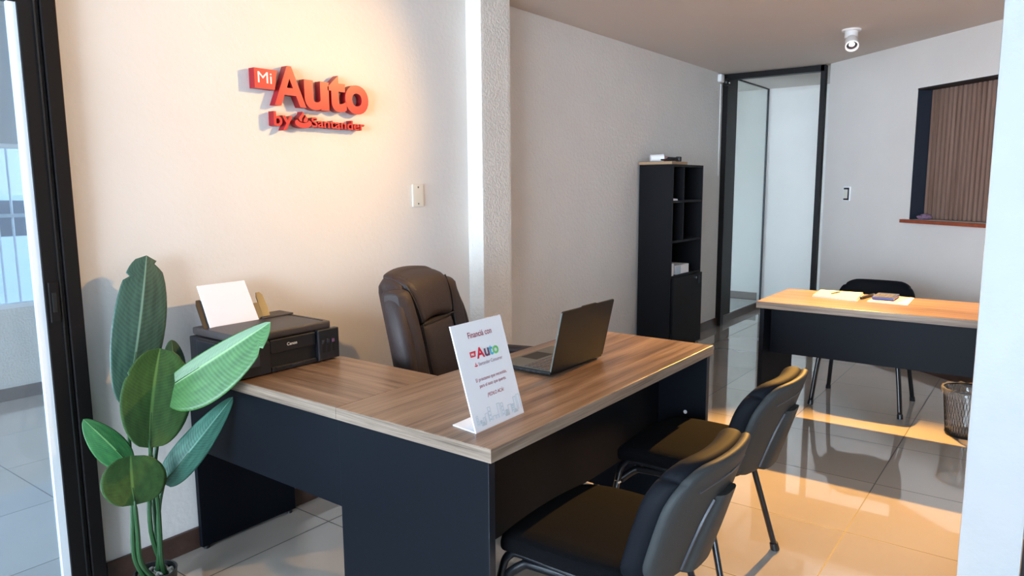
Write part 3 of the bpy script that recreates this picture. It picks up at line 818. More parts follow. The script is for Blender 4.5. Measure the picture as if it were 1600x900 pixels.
# local: faces -y, x right as seen by the visitors
def lean_back(p): return Vector((p.x, p.y + 0.16*(p.z-0.55) + 0.30*max(0, p.z-0.80)**2 - 0.10*(p.x/0.25)**2*0.5, p.z))
def shell_fn(u, p):
    z = p.z+0.80
    wdt = 1.0 - 0.16*max(0, u.z)**3 - 0.10*max(0, -u.z)**2
    x = p.x*wdt*math.sqrt(1-0.30*max(0, u.z)**2*0.6)
    zz = z - 0.05*(u.x**4)*max(0, u.z)
    return lean_back(Vector((x, p.y+0.20, zz)))
MB().rbox((0, 0, 0), (0.54, 0.11, 0.64), 0.05, n=14, fn=shell_fn).build('backrest', M['leather'], ec, smooth=True, ang=180)
def pad(name, x0, x1, z0, z1, y, th, r, fnx=None, par=ec, mt='leather'):
    cx, cz = (x0+x1)/2, (z0+z1)/2
    def fn(u, p):
        q = Vector((p.x+cx, p.y+y, p.z+cz))
        if fnx: q = fnx(u, q)
        return lean_back(q)
    return MB().rbox((0, 0, 0), (x1-x0, th, z1-z0), r, n=12, fn=fn).build(name, M[mt], par, smooth=True, ang=180)
def head_fn(u, q):
    # upper pad: wider towards the top, rolls over the top edge
    k = 0.80 + 0.20*(u.z*0.5+0.5)
    q = Vector((q.x*k, q.y, q.z - 0.018*u.x*u.x))
    if u.z > 0.4: q.y += 0.05*((u.z-0.4)/0.6)**2
    q.y -= 0.016*(1-u.x**2)*(1-u.z**2)
    return q
hp = pad('headrest', -0.165, 0.165, 0.905, 1.135, 0.150, 0.085, 0.036, head_fn)
def mid_fn(u, q):
    q.y -= 0.018*(1-u.x**2)*(1-(u.z)**2)
    q.y += 0.006*math.exp(-((q.z-0.76)/0.012)**2) + 0.005*math.exp(-((q.z-0.66)/0.012)**2)
    return q
pad('back_cushion', -0.128, 0.128, 0.50, 0.902, 0.152, 0.075, 0.03, mid_fn)
for sgn in (-1, 1):
    def wing_fn(u, q, sgn=sgn):
        t = (u.z*0.5+0.5)
        inner = 0.132 + 0.022*t; outer = 0.247 - 0.018*t
        f = (u.x*sgn*0.5+0.5)
        x = inner + (outer-inner)*f
        ripple = 0.006*math.sin(q.z*95)*max(0, f-0.35)
        return Vector((sgn*x, q.y - 0.012*math.sin(PI*min(1, max(0, f))) + 0.035*f + ripple, q.z))
    pad('side_bolster', -0.05, 0.05, 0.50, 1.065, 0.158, 0.085, 0.036, wing_fn)
sb = MB()
def seam_line(pts):
    sb.tube([lean_back(Vector(p)) for p in pts], 0.0035, n=6, smooth=3)
seam_line([(-0.130, 0.112, 0.903), (0, 0.100, 0.903), (0.130, 0.112, 0.903)])
for sgn in (-1, 1):
    seam_line([(sgn*0.131, 0.118, 0.53), (sgn*0.132, 0.116, 0.70), (sgn*0.133, 0.118, 0.90)])
    seam_line([(sgn*0.134, 0.116, 0.91), (sgn*0.150, 0.117, 1.0), (sgn*0.160, 0.130, 1.08)])
sb.build('seam', M['seam'], ec, smooth=True)
def seat_fn(u, p): return Vector((p.x*(1-0.06*max(0, u.y)), p.y-0.06, p.z+0.475+0.018*(1-u.x**2)-0.02*max(0, -u.y)**3))
MB().rbox((0, 0, 0), (0.50, 0.48, 0.11), 0.05, n=10, fn=seat_fn).build('seat', M['leather'], ec, smooth=True, ang=180)
for sgn in (-1, 1):
    arm = MB().tube([(sgn*0.245, 0.16, 0.66), (sgn*0.285, 0.10, 0.676), (sgn*0.295, -0.05, 0.672), (sgn*0.285, -0.20, 0.655), (sgn*0.275, -0.26, 0.62), (sgn*0.262, -0.24, 0.56), (sgn*0.245, -0.12, 0.47)], 0.020, n=10).build('armrest', M['black_plastic'], ec, smooth=True)
    MB().rbox((sgn*0.292, -0.07, 0.688), (0.062, 0.25, 0.034), 0.015, n=6, fn=None).build('arm_pad', M['leather'], arm, smooth=True, ang=180)
MB().cyl((0, -0.04, 0.10), (0, -0.04, 0.43), 0.028).box((0, -0.04, 0.415), (0.2, 0.24, 0.025)).build('gas_lift', M['black_plastic'], ec)
bs = MB()
for k in range(5):
    a = 2*PI*k/5+0.3
    bs.tube([(0, -0.04, 0.115), (0.16*math.cos(a), -0.04+0.16*math.sin(a), 0.10), (0.29*math.cos(a), -0.04+0.29*math.sin(a), 0.068)], lambda t: 0.026-0.010*t, n=8)
bs = bs.build('star_base', M['black_plastic'], ec, smooth=True)
for k in range(5):
    a = 2*PI*k/5+0.3
    c = Vector((0.29*math.cos(a), -0.04+0.29*math.sin(a), 0.028)); t_ = Vector((-math.sin(a), math.cos(a), 0))
    MB().cyl(c-t_*0.022, c+t_*0.022, 0.028).cyl(c, c+Vector((0, 0, 0.045)), 0.008).build('castor', M['black_plastic'], bs)

# ================================================================== VISITOR CHAIRS
def visitor_chair(label, loc, rz):
    c = thing('visitor_chair', label, 'chair', loc, rz, 'black visitor chairs')
    HW = 0.262
    def seat_fn(u, p):
        k = math.sqrt(1-0.32*u.y*u.y/2*1.0); j = math.sqrt(1-0.32*u.x*u.x/2)
        return Vector((p.x*k, p.y*j+0.255, p.z+0.455 + 0.012*(1-u.x**2)*(1-u.y**2)-0.018*max(0, u.y)**3))
    MB().rbox((0, 0, 0), (0.475, 0.430, 0.055), 0.024, n=10, fn=seat_fn).build('seat', M['fabric'], c, smooth=True, ang=180)
    def back_path(x, d, z):
        # centre of the backrest leans back with height and wraps forward at the sides
        y = 0.007 - 0.325*(z-0.40) + 0.045*(x/0.23)**2 + d
        return Vector((x, y, z))
    def rrect(x, z, hx, hz, rc):
        dx, dz = abs(x)-(hx-rc), abs(z)-(hz-rc)
        if dx > 0 and dz > 0:
            k = max(dx, dz)/math.hypot(dx, dz)
            x = math.copysign(hx-rc+dx*k, x); z = math.copysign(hz-rc+dz*k, z)
        return x, z
    def bk(zc, sc, hz):
        def fn(u, p):
            x, z = rrect(p.x, p.z, 0.233, hz, 0.115 if u.z > 0 else 0.085)
            return back_path(x*(1-0.04*max(0, -u.z)), p.y+sc, zc+z)
        return fn
    br = MB().rbox((0, 0, 0), (0.470, 0.070, 0.345), 0.030, n=18, fn=bk(0.603, 0.026, 0.1725)).build('backrest', M['back_vinyl'], c, smooth=True, ang=180)
    MB().rbox((0, 0, 0), (0.460, 0.030, 0.326), 0.014, n=18, fn=bk(0.609, -0.013, 0.163)).build('back_shell', M['shell'], br, smooth=True, ang=180)
    def hump(u, p):
        k = 1-0.35*max(0, u.z)
        q = back_path(p.x*k, -0.027-0.020*(1-u.x**6), 0.556+p.z)
        if u.y > 0: q.y += 0.026
        return q
    MB().rbox((0, 0, 0), (0.165, 0.02, 0.215), 0.008, n=8, fn=hump).build('shell_bulge', M['shell'], br, smooth=True, ang=60)
    rib = MB()
    for s_ in (-1, 1):
        rib.tube([back_path(s_*0.092, -0.028, 0.465), back_path(s_*0.082, -0.029, 0.59), back_path(s_*0.058, -0.029, 0.655)], 0.005, n=6)
    rib.tube([back_path(-0.15, -0.0285, 0.705), back_path(0, -0.0295, 0.715), back_path(0.15, -0.0285, 0.705)], 0.003, n=6)
    rib.build('shell_rib', M['shell_edge'], br, smooth=True)
    for s_ in (-1, 1):
        x = s_*HW; xr = s_*0.207
        fl_ = MB().tube([(x, 0.462, 0.0), (s_*0.236, 0.447, 0.25), (s_*0.218, 0.434, 0.372), (s_*0.212, 0.412, 0.415), (xr, 0.37, 0.428), (xr, 0.20, 0.424), (xr, 0.085, 0.412), (s_*0.203, 0.060, 0.412), (s_*0.20, 0.040, 0.435), (s_*0.192, 0.022, 0.50)], 0.0150, n=12, flat=0.72)
        fl_ = fl_.build('leg', M['tube'], c, smooth=True, ang=180)
        MB().cyl((x, 0.4625, 0.0), (x*0.99, 0.460, 0.028), 0.0175, 0.0165, n=12).build('foot_cap', M['black_plastic'], fl_, smooth=True)
        rl = MB().tube([(x*1.0, 0.0, 0.0), (s_*0.238, 0.058, 0.22), (s_*0.219, 0.098, 0.365), (s_*0.205, 0.122, 0.398), (s_*0.198, 0.165, 0.402), (s_*0.198, 0.34, 0.396), (s_*0.202, 0.38, 0.388), (s_*0.216, 0.43, 0.345)], 0.0145, n=12, flat=0.72)
        rl = rl.build('leg', M['tube'], c, smooth=True, ang=180)
        MB().cyl((x, 0.0005, 0.0), (x*0.99, 0.007, 0.028), 0.0170, 0.0160, n=12).build('foot_cap', M['black_plastic'], rl, smooth=True)
        MB().cyl((s_*0.214, 0.432, 0.343), (s_*0.234, 0.437, 0.338), 0.010, n=12).build('end_ring', M['chrome'], rl)
    MB().cyl((-0.20, 0.37, 0.405), (0.20, 0.37, 0.405), 0.010, n=10).build('crossbar', M['tube'], c, smooth=True)
    MB().cyl((-0.20, 0.14, 0.40), (0.20, 0.14, 0.40), 0.010, n=10).build('crossbar', M['tube'], c, smooth=True)
    return c
va = visitor_chair('black visitor chair in front of the desk, nearer the camera', (1.700, 0.722, 0), 0.0)
vb = dup(va, (2.485, 0.785, 0), 0.0, 'black visitor chair at the desk, second from the camera, behind the nearest')
vc = dup(va, (5.270, 0.935, 0), R(90), 'black visitor chair tucked behind the far desk by the window wall')

# ================================================================== ON THE FAR DESK
def quad_thing(name, label, cat, pts, z0, z1, mt, bev=None):
    cx = sum(p[0] for p in pts)/len(pts); cy = sum(p[1] for p in pts)/len(pts)
    r = thing(name, label, cat, (cx, cy, z0))
    return r, lambda q: (q[0]-cx, q[1]-cy)
r, L = quad_thing('notebook', 'open cream notebook on the far desk, left of the pens', 'notebook', [(4.52, 1.142), (4.79, 1.166), (4.82, 0.915), (4.46, 0.882)], ZT, 0, None)
pg = [L(q) for q in ((4.525, 1.142), (4.775, 1.160), (4.785, 0.918), (4.475, 0.890))]
pgb = MB().prism(pg, lambda u, v, d: Vector((u, v, d)), 0.0015, 0.010).build('pages', M['paper_cream'], r)
MB().prism([(x*1.03, y*1.03) for x, y in pg], lambda u, v, d: Vector((u, v, d)), 0.0, 0.0016).build('cover', M['paper'], r)
pn = thing('pen', 'slim olive pen lying on the open cream notebook', 'pen', (4.66, 1.045, ZT+0.010))
MB().cyl((-0.055, 0.012, 0.004), (0.055, -0.01, 0.004), 0.004, n=10).build('barrel', M['tray'], pn, smooth=True)
MB().cyl((0.055, -0.01, 0.004), (0.066, -0.0122, 0.004), 0.0035, 0.0008, n=10).build('tip', M['chrome'], pn, smooth=True)
pn = thing('marker', 'black marker lying between the notebook and the blue calculator', 'marker', (4.66, 0.868, ZT+0.0005))
MB().cyl((-0.10, 0.016, 0.0075), (0.07, -0.012, 0.0075), 0.0072, n=12).build('barrel', M['black_plastic'], pn, smooth=True)
MB().cyl((0.07, -0.012, 0.0075), (0.10, -0.017, 0.0075), 0.0065, n=12).build('cap', M['chrome'], pn, smooth=True)
r, L = quad_thing('paper_sheets', 'loose white sheets under the blue calculator on the far desk', 'paper', [(4.49, 0.835), (4.80, 0.855), (4.78, 0.63), (4.46, 0.62)], ZT, 0, None)
MB().prism([L(q) for q in ((4.49, 0.838), (4.795, 0.835), (4.78, 0.640), (4.47, 0.628))], lambda u, v, d: Vector((u, v, d)), 0.0005, 0.003).build('lower_sheet', M['paper'], r)
MB().prism([L(q) for q in ((4.50, 0.83), (4.785, 0.82), (4.768, 0.660), (4.48, 0.690))], lambda u, v, d: Vector((u, v, d)), 0.003, 0.005).build('upper_sheet', M['pink'], r)
cal = thing('calculator', 'flat blue calculator lying on white sheets on the far desk', 'calculator', (4.655, 0.770, ZT+0.0055))
MB().rbox((0, 0, 0.009), (0.20, 0.115, 0.018), 0.005, n=4).build('body', M['blue'], cal, smooth=True)
MB().span((0.055, -0.045, 0.018), (0.085, 0.045, 0.0186)).build('display', M['smoke'], cal)
b = MB()
for i in range(4):
    for j in range(5): b.span((-0.085+i*0.032, -0.047+j*0.0195, 0.018), (-0.061+i*0.032, -0.033+j*0.0195, 0.0195))
b.build('keypad', M['key'], cal)

# ================================================================== CABINET
CX0, CX1, CY0, CY1, CZ = 5.25, 5.845, 2.397, 2.683, 1.578
cb = thing('bookcase', 'tall black bookcase with open cubbies and low door, against the side wall', 'bookcase', (5.55, 2.54, 0))
def cs(a, b, bev=0.0):
    o = (5.55, 2.54, 0)
    return MB().span([i-j for i, j in zip(a, o)], [i-j for i, j in zip(b, o)], bev)
TH = 0.018
cs((CX0, CY0, 0.10), (CX0+TH, CY1, CZ-TH), 0.001).build('side_panel', M['cab'], cb)
cs((CX1-TH, CY0, 0.10), (CX1, CY1, CZ-TH), 0.001).build('side_panel', M['cab'], cb)
cs((CX0, CY0, CZ-TH), (CX1, CY1, CZ), 0.001).build('top_panel', M['cab'], cb)
cs((CX0+TH, CY1-0.008, 0.10), (CX1-TH, CY1, CZ-TH)).build('back_panel', M['cab_in'], cb)
for z in (0.10, 0.686, 0.965, 1.280):
    cs((CX0+TH, CY0+0.002, z), (CX1-TH, CY1-0.008, z+TH)).build('shelf', M['cab'], cb)
for z0, z1 in ((0.983, 1.280), (1.298, CZ-TH)):
    cs((5.462, CY0+0.003, z0), (5.478, CY1-0.008, z1)).build('divider', M['cab'], cb)
dr = cs((CX0+TH+0.002, CY0-0.016, 0.105), (CX1-0.002, CY0-0.0005, 0.688), 0.001).build('door', M['cab'], cb)
MB().cyl((5.72-5.55, CY0-0.016-2.54, 0.652), (5.72-5.55, CY0-0.021-2.54, 0.652), 0.011).build('lock', M['chrome'], dr)
MB().span((5.755-5.55, CY0-0.03-2.54, 0.60), (5.767-5.55, CY0-0.016-2.54, 0.665), 0.002).build('handle', M['black_plastic'], dr)
for x in (CX0+0.03, CX1-0.03):
    for y in (CY0+0.03, CY1-0.03):
        MB().cyl((x-5.55, y-2.54, 0), (x-5.55, y-2.54, 0.10), 0.014, n=14).build('leg', M['black_plastic'], cb)
# things on and in it
bd = thing('flat_board', 'flat tan cardboard box lid lying on top of the black bookcase', 'board', (5.41, 2.55, CZ))
MB().span((-0.175, -0.150, 0.0), (0.115, 0.132, 0.022), 0.002).build('board', M['cardboard'], bd)
cup = thing('paper_cup', 'white paper cup on its side on top of the bookcase', 'cup', (5.30, 2.55, CZ+0.022))
MB().cyl((-0.03, 0.05, 0.030), (0.03, -0.03, 0.030), 0.026, 0.030, n=18).build('cup_body', M['white'], cup, smooth=True)
MB().cyl((0.0285, -0.028, 0.030), (0.0315, -0.032, 0.030), 0.0315, n=18).build('rim', M['white'], cup, smooth=True)
cbl = thing('cable_bundle', 'coiled black cable with plug on top of the bookcase', 'cable', (5.41, 2.50, CZ+0.022))
b = MB()
b.tube([(-0.20+0.0, -0.02, 0.012), (-0.10, -0.05, 0.010), (0.0, -0.06, 0.012), (0.04, -0.02, 0.018), (0.0, 0.03, 0.02), (-0.05, 0.0, 0.022), (0.0, -0.05, 0.028), (0.05, -0.03, 0.032), (0.02, 0.03, 0.036)], 0.006, n=8, smooth=5)
b.build('cord', M['black_plastic'], cbl, smooth=True)
MB().rbox((0.055, -0.05, 0.022), (0.045, 0.035, 0.040), 0.006, n=3).build('plug', M['black_plastic'], cbl, smooth=True)
cr_ = thing('crumpled_bag', 'crumpled pale wrapping beside the black cable on top of the bookcase', 'wrapping', (5.475, 2.60, CZ+0.022))
random.seed(11)
b = MB(); bmesh.ops.create_icosphere(b.bm, subdivisions=3, radius=0.035)
for v in b.bm.verts:
    k = 1+random.uniform(-0.22, 0.22); v.co = Vector((v.co.x*k*1.1, v.co.y*k*1.5, max(-0.0, v.co.z*k*0.8+0.024)))
b.build('wrapping', M['pink'], cr_)
bx = thing('white_box', 'white and pale blue carton in the open cubby of the bookcase', 'box', (5.46, 2.52, 0.704))
MB().span((-0.06, -0.10, 0.0), (0.19, 0.10, 0.072), 0.002).build('carton', M['white'], bx)
MB().span((-0.061, -0.1012, 0.004), (0.03, -0.0995, 0.068)).build('blue_label', M['ink_pale'], bx)
bx = thing('book', 'upright white book at the left edge of the bookcase cubby', 'book', (5.315, 2.50, 0.704))
MB().span((-0.022, -0.085, 0.0), (0.022, 0.085, 0.004)).span((-0.022, -0.085, 0.004), (-0.018, 0.085, 0.10)).span((0.018, -0.085, 0.004), (0.022, 0.085, 0.10)).span((-0.022, -0.088, 0.0), (0.022, -0.084, 0.10), 0.0008).build('cover', M['white'], bx)
MB().span((-0.0175, -0.083, 0.0045), (0.0175, 0.08, 0.096)).build('pages', M['paper_cream'], bx)
bx = thing('paper_slip', 'folded white slip on the upper shelf of the bookcase', 'paper', (5.33, 2.45, 1.298))
MB().prism([(-0.045, 0.0), (0.05, 0.0), (0.045, 0.012), (-0.045, 0.018)], lambda u, v, d: Vector((u, d, v)), -0.04, 0.06).build('slip', M['paper'], bx)

# ================================================================== WASTE BIN
wb = thing('waste_bin', 'round black wire-mesh waste bin under the far desk', 'bin', (4.712, 0.33, 0))
NB, RB0, RB1, HB = 44, 0.098, 0.122, 0.268
b = MB()
for k in range(NB):
    a = 2*PI*k/NB
    for s_ in (0.5, -0.5):
        b.tube([(lambda t: ((RB0+(RB1-RB0)*t)*math.cos(a+s_*t), (RB0+(RB1-RB0)*t)*math.sin(a+s_*t), 0.012+(HB-0.012)*t))(i/5) for i in range(6)], 0.0011, n=3, smooth=0)
b.build('mesh_wall', M['mesh_bin'], wb)
b = MB()
b.tube([(RB1*math.cos(2*PI*k/28), RB1*math.sin(2*PI*k/28), HB) for k in range(28)], 0.004, n=6, smooth=0, closed=True)
b.build('rim', M['mesh_bin'], wb, smooth=True)
b = MB()
b.tube([(RB0*math.cos(2*PI*k/28), RB0*math.sin(2*PI*k/28), 0.012) for k in range(28)], 0.004, n=6, smooth=0, closed=True)
b.build('foot_ring', M['mesh_bin'], wb, smooth=True)
MB().lathe([(RB0-0.002, 0.0), (RB0, 0.012), (RB0-0.004, 0.016), (0.001, 0.016)]).build('base', M['mesh_bin'], wb)
ln = thing('bin_liner', 'clear plastic liner folded over the rim of the waste bin', 'bin liner', (4.712, 0.33, 0))
b = MB(); random.seed(5); n = 48; rings = []
for j, (r_, z) in enumerate(((RB0-0.012, 0.022), (RB0-0.004, 0.06), (RB1-0.008, HB-0.02), (RB1+0.002, HB+0.008), (RB1+0.009, HB+0.002), (RB1+0.006, HB-0.035))):
    rings.append([b.bm.verts.new(((r_+(random.uniform(-0.004, 0.004) if j != 0 else 0))*math.cos(2*PI*k/n), (r_+random.uniform(-0.003, 0.003))*math.sin(2*PI*k/n), z+(random.uniform(-0.008, 0.008) if j in (3, 5) else 0))) for k in range(n)])
for A_, B_ in zip(rings, rings[1:]):
    for k in range(n): b.bm.faces.new((A_[k], A_[(k+1) % n], B_[(k+1) % n], B_[k]))
b.build('liner', M['liner'], ln, smooth=True, ang=180)

# ================================================================== LAMPS, SECURITY CAMERA
def spotlight(label, loc, aim, watts, size, blend, col):
    r = thing('ceiling_spotlight', label, 'spotlight', loc, 0.0, 'white ceiling spotlights')
    MB().cyl((0, 0, -0.012), (0, 0, 0), 0.062, n=32).build('mounting_plate', M['lamp_white'], r, smooth=True)
    MB().cyl((0, 0, -0.058), (0, 0, -0.012), 0.043, n=32).build('neck', M['lamp_white'], r, smooth=True)
    d = (Vector(aim)-Vector(loc)).normalized()
    c = Vector((0, 0, -0.098)) + Vector((d.x, d.y, 0)).normalized()*0.055; bk = c - d*0.04; ft_ = c + d*0.045
    q = d.to_track_quat('Z', 'Y').to_matrix()
    hd = MB()
    prof = [(0.012, -0.045), (0.034, -0.040), (0.043, -0.020), (0.043, 0.040), (0.037, 0.040), (0.035, 0.020), (0.030, 0.006), (0.004, 0.004)]
    hd.lathe(prof, n=32)
    bmesh.ops.rotate(hd.bm, verts=hd.bm.verts[:], cent=(0, 0, 0), matrix=q); bmesh.ops.translate(hd.bm, verts=hd.bm.verts[:], vec=c)
    hd = hd.build('lamp_head', M['lamp_white'], r, smooth=True)
    rg = MB().lathe([(0.0365, 0.036), (0.0365, 0.0425), (0.0435, 0.0425), (0.0435, 0.036), (0.0365, 0.036)], n=32, caps=False)
    bmesh.ops.rotate(rg.bm, verts=rg.bm.verts[:], cent=(0, 0, 0), matrix=q); bmesh.ops.translate(rg.bm, verts=rg.bm.verts[:], vec=c)
    rg.build('front_ring', M['lamp_ring'], hd, smooth=True)
    bf = MB().lathe([(0.0185, 0.020), (0.0345, 0.024), (0.0345, 0.026), (0.0185, 0.022), (0.0185, 0.020)], n=32, caps=False)
    bmesh.ops.rotate(bf.bm, verts=bf.bm.verts[:], cent=(0, 0, 0), matrix=q); bmesh.ops.translate(bf.bm, verts=bf.bm.verts[:], vec=c)
    bf.build('baffle', M['smoke'], hd, smooth=True)
    bl = MB().sphere((0, 0, 0.014), 0.019, (1, 1, 0.55))
    bmesh.ops.rotate(bl.bm, verts=bl.bm.verts[:], cent=(0, 0, 0), matrix=q); bmesh.ops.translate(bl.bm, verts=bl.bm.verts[:], vec=c)
    bl.build('bulb', M['bulb'], hd, smooth=True)
    l = bpy.data.lights.new('spot_beam', 'SPOT'); l.energy = watts; l.color = col
    l.spot_size = size; l.spot_blend = blend; l.shadow_soft_size = 0.022
    lo = bpy.data.objects.new('spot_beam', l); COL.objects.link(lo); lo.parent = r
    lo.location = c + d*0.05; lo.rotation_euler = d.to_track_quat('-Z', 'Y').to_euler()
    return r
spotlight('white ceiling spotlight, lit, above the far desk', (5.575, 1.245, ZC), (3.15, 0.45, 0.0), FAR_W, R(60), 0.45, (1.0, 0.52, 0.12))
spotlight('white ceiling spotlight aimed at the red wall sign', (3.45, 1.238, ZC), (0.80, YW, 1.36), SPOT_W, R(82), 1.0, (1.0, 0.58, 0.20))
sc_ = thing('security_camera', 'small white dome camera with black lens high in the back corner', 'camera', (6.955, YF, 2.405))
MB().rbox((-0.055, -0.020, 0.02), (0.09, 0.04, 0.075), 0.012, n=5).build('housing', M['white'], sc_, smooth=True)
MB().sphere((0.012, -0.048, -0.012), 0.036).build('dome', M['black_plastic'], sc_, smooth=True)
MB().sphere((-0.002, -0.083, -0.022), 0.009).build('lens', M['chrome'], sc_, smooth=True)
MB().tube([(-0.02, -0.005, -0.03), (-0.02, -0.006, -0.3), (-0.018, -0.006, -0.9)], 0.004, n=6).build('cable', M['white'], sc_, smooth=True)

# ================================================================== PLANT
pt = thing('potted_plant', 'artificial broad-leaved plant in a black pot beside the sliding door', 'plant', (1.125, 2.40, 0))
PB = Vector((1.125, 2.40, 0))
MB().lathe([(0.050, 0.0), (0.062, 0.01), (0.068, 0.108), (0.070, 0.113), (0.064, 0.113), (0.061, 0.094), (0.001, 0.094)], n=36).build('pot', M['pot'], pt, smooth=True)
b = MB(); random.seed(2)
for i in range(70):
    a = random.uniform(0, 2*PI); r_ = 0.055*math.sqrt(random.random())
    b.sphere((r_*math.cos(a), r_*math.sin(a), 0.097), random.uniform(0.006, 0.010), (1, 1, 0.7), n=8)
pb = b.build('pebbles', M['pebbles'], pt, smooth=True); pb['kind'] = 'stuff'
def leaf(B, T, L, Rr, mt, bow=0.0, pw=0.62, sk=0.9, notch=(), stem=None, rib=True, curl=0.0):
    """blade between base B and tip T; L and Rr are points on the widest left and right edge; stem = petiole points"""
    B, T, L, Rr = [Vector(q) for q in (B, T, L, Rr)]
    mid0 = (B+T)/2
    ax = (T-B)
    n0 = (L-Rr).cross(ax).normalized()
    if n0.dot(Vector((-1, -1, 0))) < 0: n0 = -n0
    C = mid0 + n0*bow
    def cen(t): return B*(1-t)**2 + (2*C-mid0)*2*t*(1-t)*1.0 + T*t*t
    cm = cen(0.45)
    axn = ax.normalized()
    VL = L-cm; VL -= axn*VL.dot(axn)*0.85
    VR = Rr-cm; VR -= axn*VR.dot(axn)*0.85
    bm = bmesh.new(); uvl = bm.loops.layers.uv.new('leaf')
    NT, NS = 44, 9
    def prof(t): return max(0.0, math.sin(PI*t**sk))**pw
    def ofs(s, t, V, side):
        wv = prof(t)
        for (sd, tn, dp, wd) in notch:
            if sd == side: wv *= 1-dp*math.exp(-((t-tn)/wd)**2)*min(1, abs(s)*1.6)
        p = cen(t) + V*wv*s
        p = p - axn*(0.05*s*s*ax.length*wv*0.6) + n0*(0.0004*math.sin(t*90-s*4)*s*s + curl*s*s*wv)
        return p
    for side, V in ((-1, VL), (1, VR)):
        g = [[bm.verts.new(ofs(j/NS, i/NT, V, side)) for j in range(NS+1)] for i in range(NT+1)]
        for i in range(NT):
            for j in range(NS):
                q = [(i, j), (i, j+1), (i+1, j+1), (i+1, j)]
                vsx = [g[a][c] for a, c in q]
                try: f = bm.faces.new(vsx)
                except ValueError: continue
                for lp_, (a, c) in zip(f.loops, q): lp_[uvl].uv = (side*c/NS, a/NT)
    bmesh.ops.remove_doubles(bm, verts=bm.verts[:], dist=1e-5)
    bmesh.ops.recalc_face_normals(bm, faces=bm.faces[:])
    bmesh.ops.translate(bm, verts=bm.verts[:], vec=-PB)
    me = bpy.data.meshes.new('leaf'); bm.to_mesh(me); bm.free()
    o = link('leaf', me, M[mt], pt, smooth=True, ang=180)
    sm = o.modifiers.new('thickness', 'SOLIDIFY'); sm.thickness = 0.0012; sm.offset = 0
    if stem:
        pts = [Vector(q)-PB for q in stem] + [B-PB, cen(0.12)-PB+n0*0.001, cen(0.35)-PB+n0*0.001]
        k = len(stem)/(len(stem)+2.0)
        MB().tube(pts, lambda t: 0.0088-0.0040*t if t < k else max(0.0012, 0.0045*(1-t)/(1-k)), n=8, smooth=5).build('stem', M['petiole'], o, smooth=True)
    return o
def pot_at(a, r_): return (PB.x+r_*math.cos(a), PB.y+r_*math.sin(a), 0.088)
# tall blue-green leaf at the back
leaf(at(199, 632, 2.53), at(229, 399, 2.57), at(172, 528, 2.545), at(260, 500, 2.555), 'leaf_teal', bow=0.012, pw=0.36, sk=1.15, notch=((-1, 0.86, 0.30, 0.010), (1, 0.95, 0.4, 0.018)),
     stem=[pot_at(2.2, 0.03), at(212, 860, 2.42), at(207, 780, 2.45), at(202, 690, 2.49)])
# small dark leaf behind
leaf(at(276, 604, 2.50), at(268, 531, 2.53), at(254, 562, 2.52), at(290, 566, 2.53), 'leaf_dark', pw=0.5, stem=[pot_at(0.6, 0.03), at(240, 760, 2.43), at(252, 660, 2.47)])
# bright leaf pointing to the printer
leaf(at(252, 612, 2.42), at(423, 503, 2.12), at(322, 547, 2.30), at(324, 634, 2.24), 'leaf_bright', bow=0.0, pw=0.54, sk=0.80, notch=((1, 0.86, 0.25, 0.012),),
     stem=[pot_at(0.2, 0.035), at(236, 830, 2.40), at(234, 740, 2.42), at(240, 660, 2.43)])
# big rounded leaf in front
leaf(at(234, 700, 2.34), at(250, 544, 2.40), at(187, 628, 2.36), at(301, 610, 2.37), 'leaf_mid', bow=-0.015, pw=0.40, sk=1.05, notch=((-1, 0.72, 0.14, 0.010), (1, 0.9, 0.10, 0.012)),
     stem=[pot_at(-0.5, 0.035), at(253, 880, 2.36), at(248, 800, 2.355), at(241, 740, 2.345)])
# left young leaf
leaf(at(206, 728, 2.42), at(130, 655, 2.46), at(148, 714, 2.44), at(184, 674, 2.44), 'leaf_young', bow=0.008, pw=0.62, sk=0.82,
     stem=[pot_at(2.9, 0.03), at(210, 870, 2.40), at(207, 800, 2.41)])
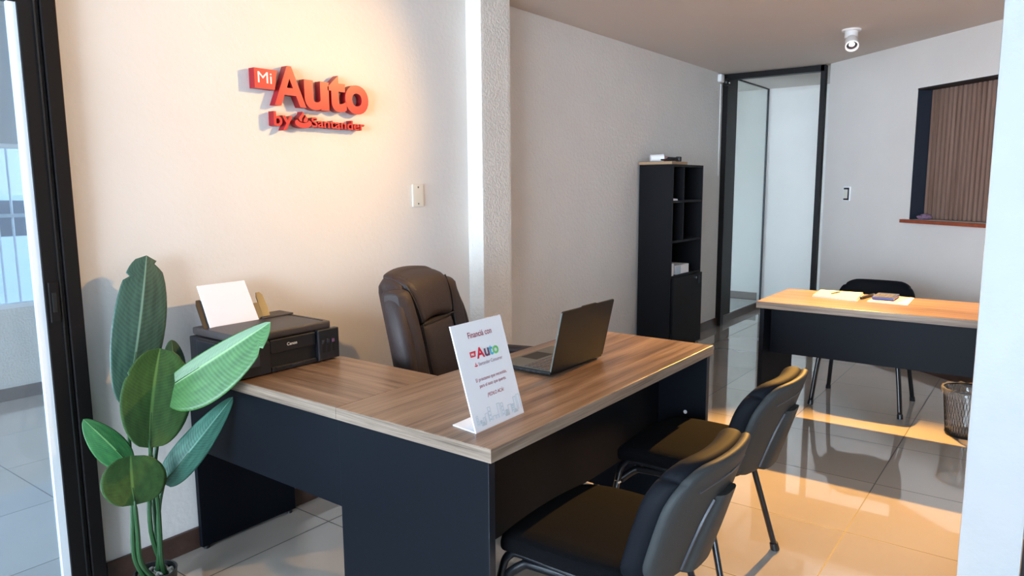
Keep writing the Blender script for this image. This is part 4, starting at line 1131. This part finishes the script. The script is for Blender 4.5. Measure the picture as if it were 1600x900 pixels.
# lower rounded leaf
leaf(at(211, 789, 2.29), at(204, 712, 2.335), at(156, 752, 2.31), at(261, 748, 2.31), 'leaf_mid', bow=-0.006, pw=0.36, sk=1.0,
     stem=[pot_at(-1.9, 0.035), at(221, 880, 2.335), at(215, 830, 2.31)])
# lower right leaf
leaf(at(256, 756, 2.36), at(364, 620, 2.30), at(281, 686, 2.37), at(318, 718, 2.31), 'leaf_blue', bow=0.01, pw=0.58, sk=0.68,
     stem=[pot_at(1.0, 0.025), at(249, 860, 2.39), at(248, 800, 2.38)])

# ================================================================== BEYOND THE LEFT GLASS
fn_ = thing('street_fence', 'grey vertical-bar fence seen through the left glass door', 'fence', (2.0, 7.2, -0.02))
b = MB()
for i in range(40): b.cyl((-3.0+i*0.11, 0, 0), (-3.0+i*0.11, 0, 1.9), 0.010, n=6)
b.build('bars', M['steel_fence'], fn_)
MB().span((-3.1, -0.015, 1.86), (1.5, 0.015, 1.90)).span((-3.1, -0.015, 1.20), (1.5, 0.015, 1.23)).span((-3.1, -0.015, 0.1), (1.5, 0.015, 0.13)).build('rails', M['steel_fence'], fn_)
car = thing('parked_car', 'pale blue car parked beyond the fence, seen through the left glass door', 'car', (2.6, 9.6, -0.02))
side = [(-2.0, 0.25), (2.0, 0.25), (2.05, 0.62), (1.95, 0.82), (1.15, 0.92), (0.55, 1.38), (-0.75, 1.42), (-1.45, 0.98), (-1.98, 0.88), (-2.08, 0.6)]
b = MB().prism(side, lambda u, v, d: Vector((u, d*(1-0.12*max(0, v-0.9)), v)), -0.82, 0.82).build('body', M['car'], car)
MB().prism([(-1.2, 0.95), (0.98, 0.95), (0.48, 1.32), (-0.72, 1.35)], lambda u, v, d: Vector((u, d*(1-0.12*max(0, v-0.9)), v)), -0.825, 0.825).build('side_window', M['car_glass'], car)
for x in (-1.3, 1.3):
    for y in (-0.72, 0.72):
        MB().cyl((x, y-0.11, 0.31), (x, y+0.11, 0.31), 0.31, n=24).build('wheel', M['tyre'], car, smooth=True)
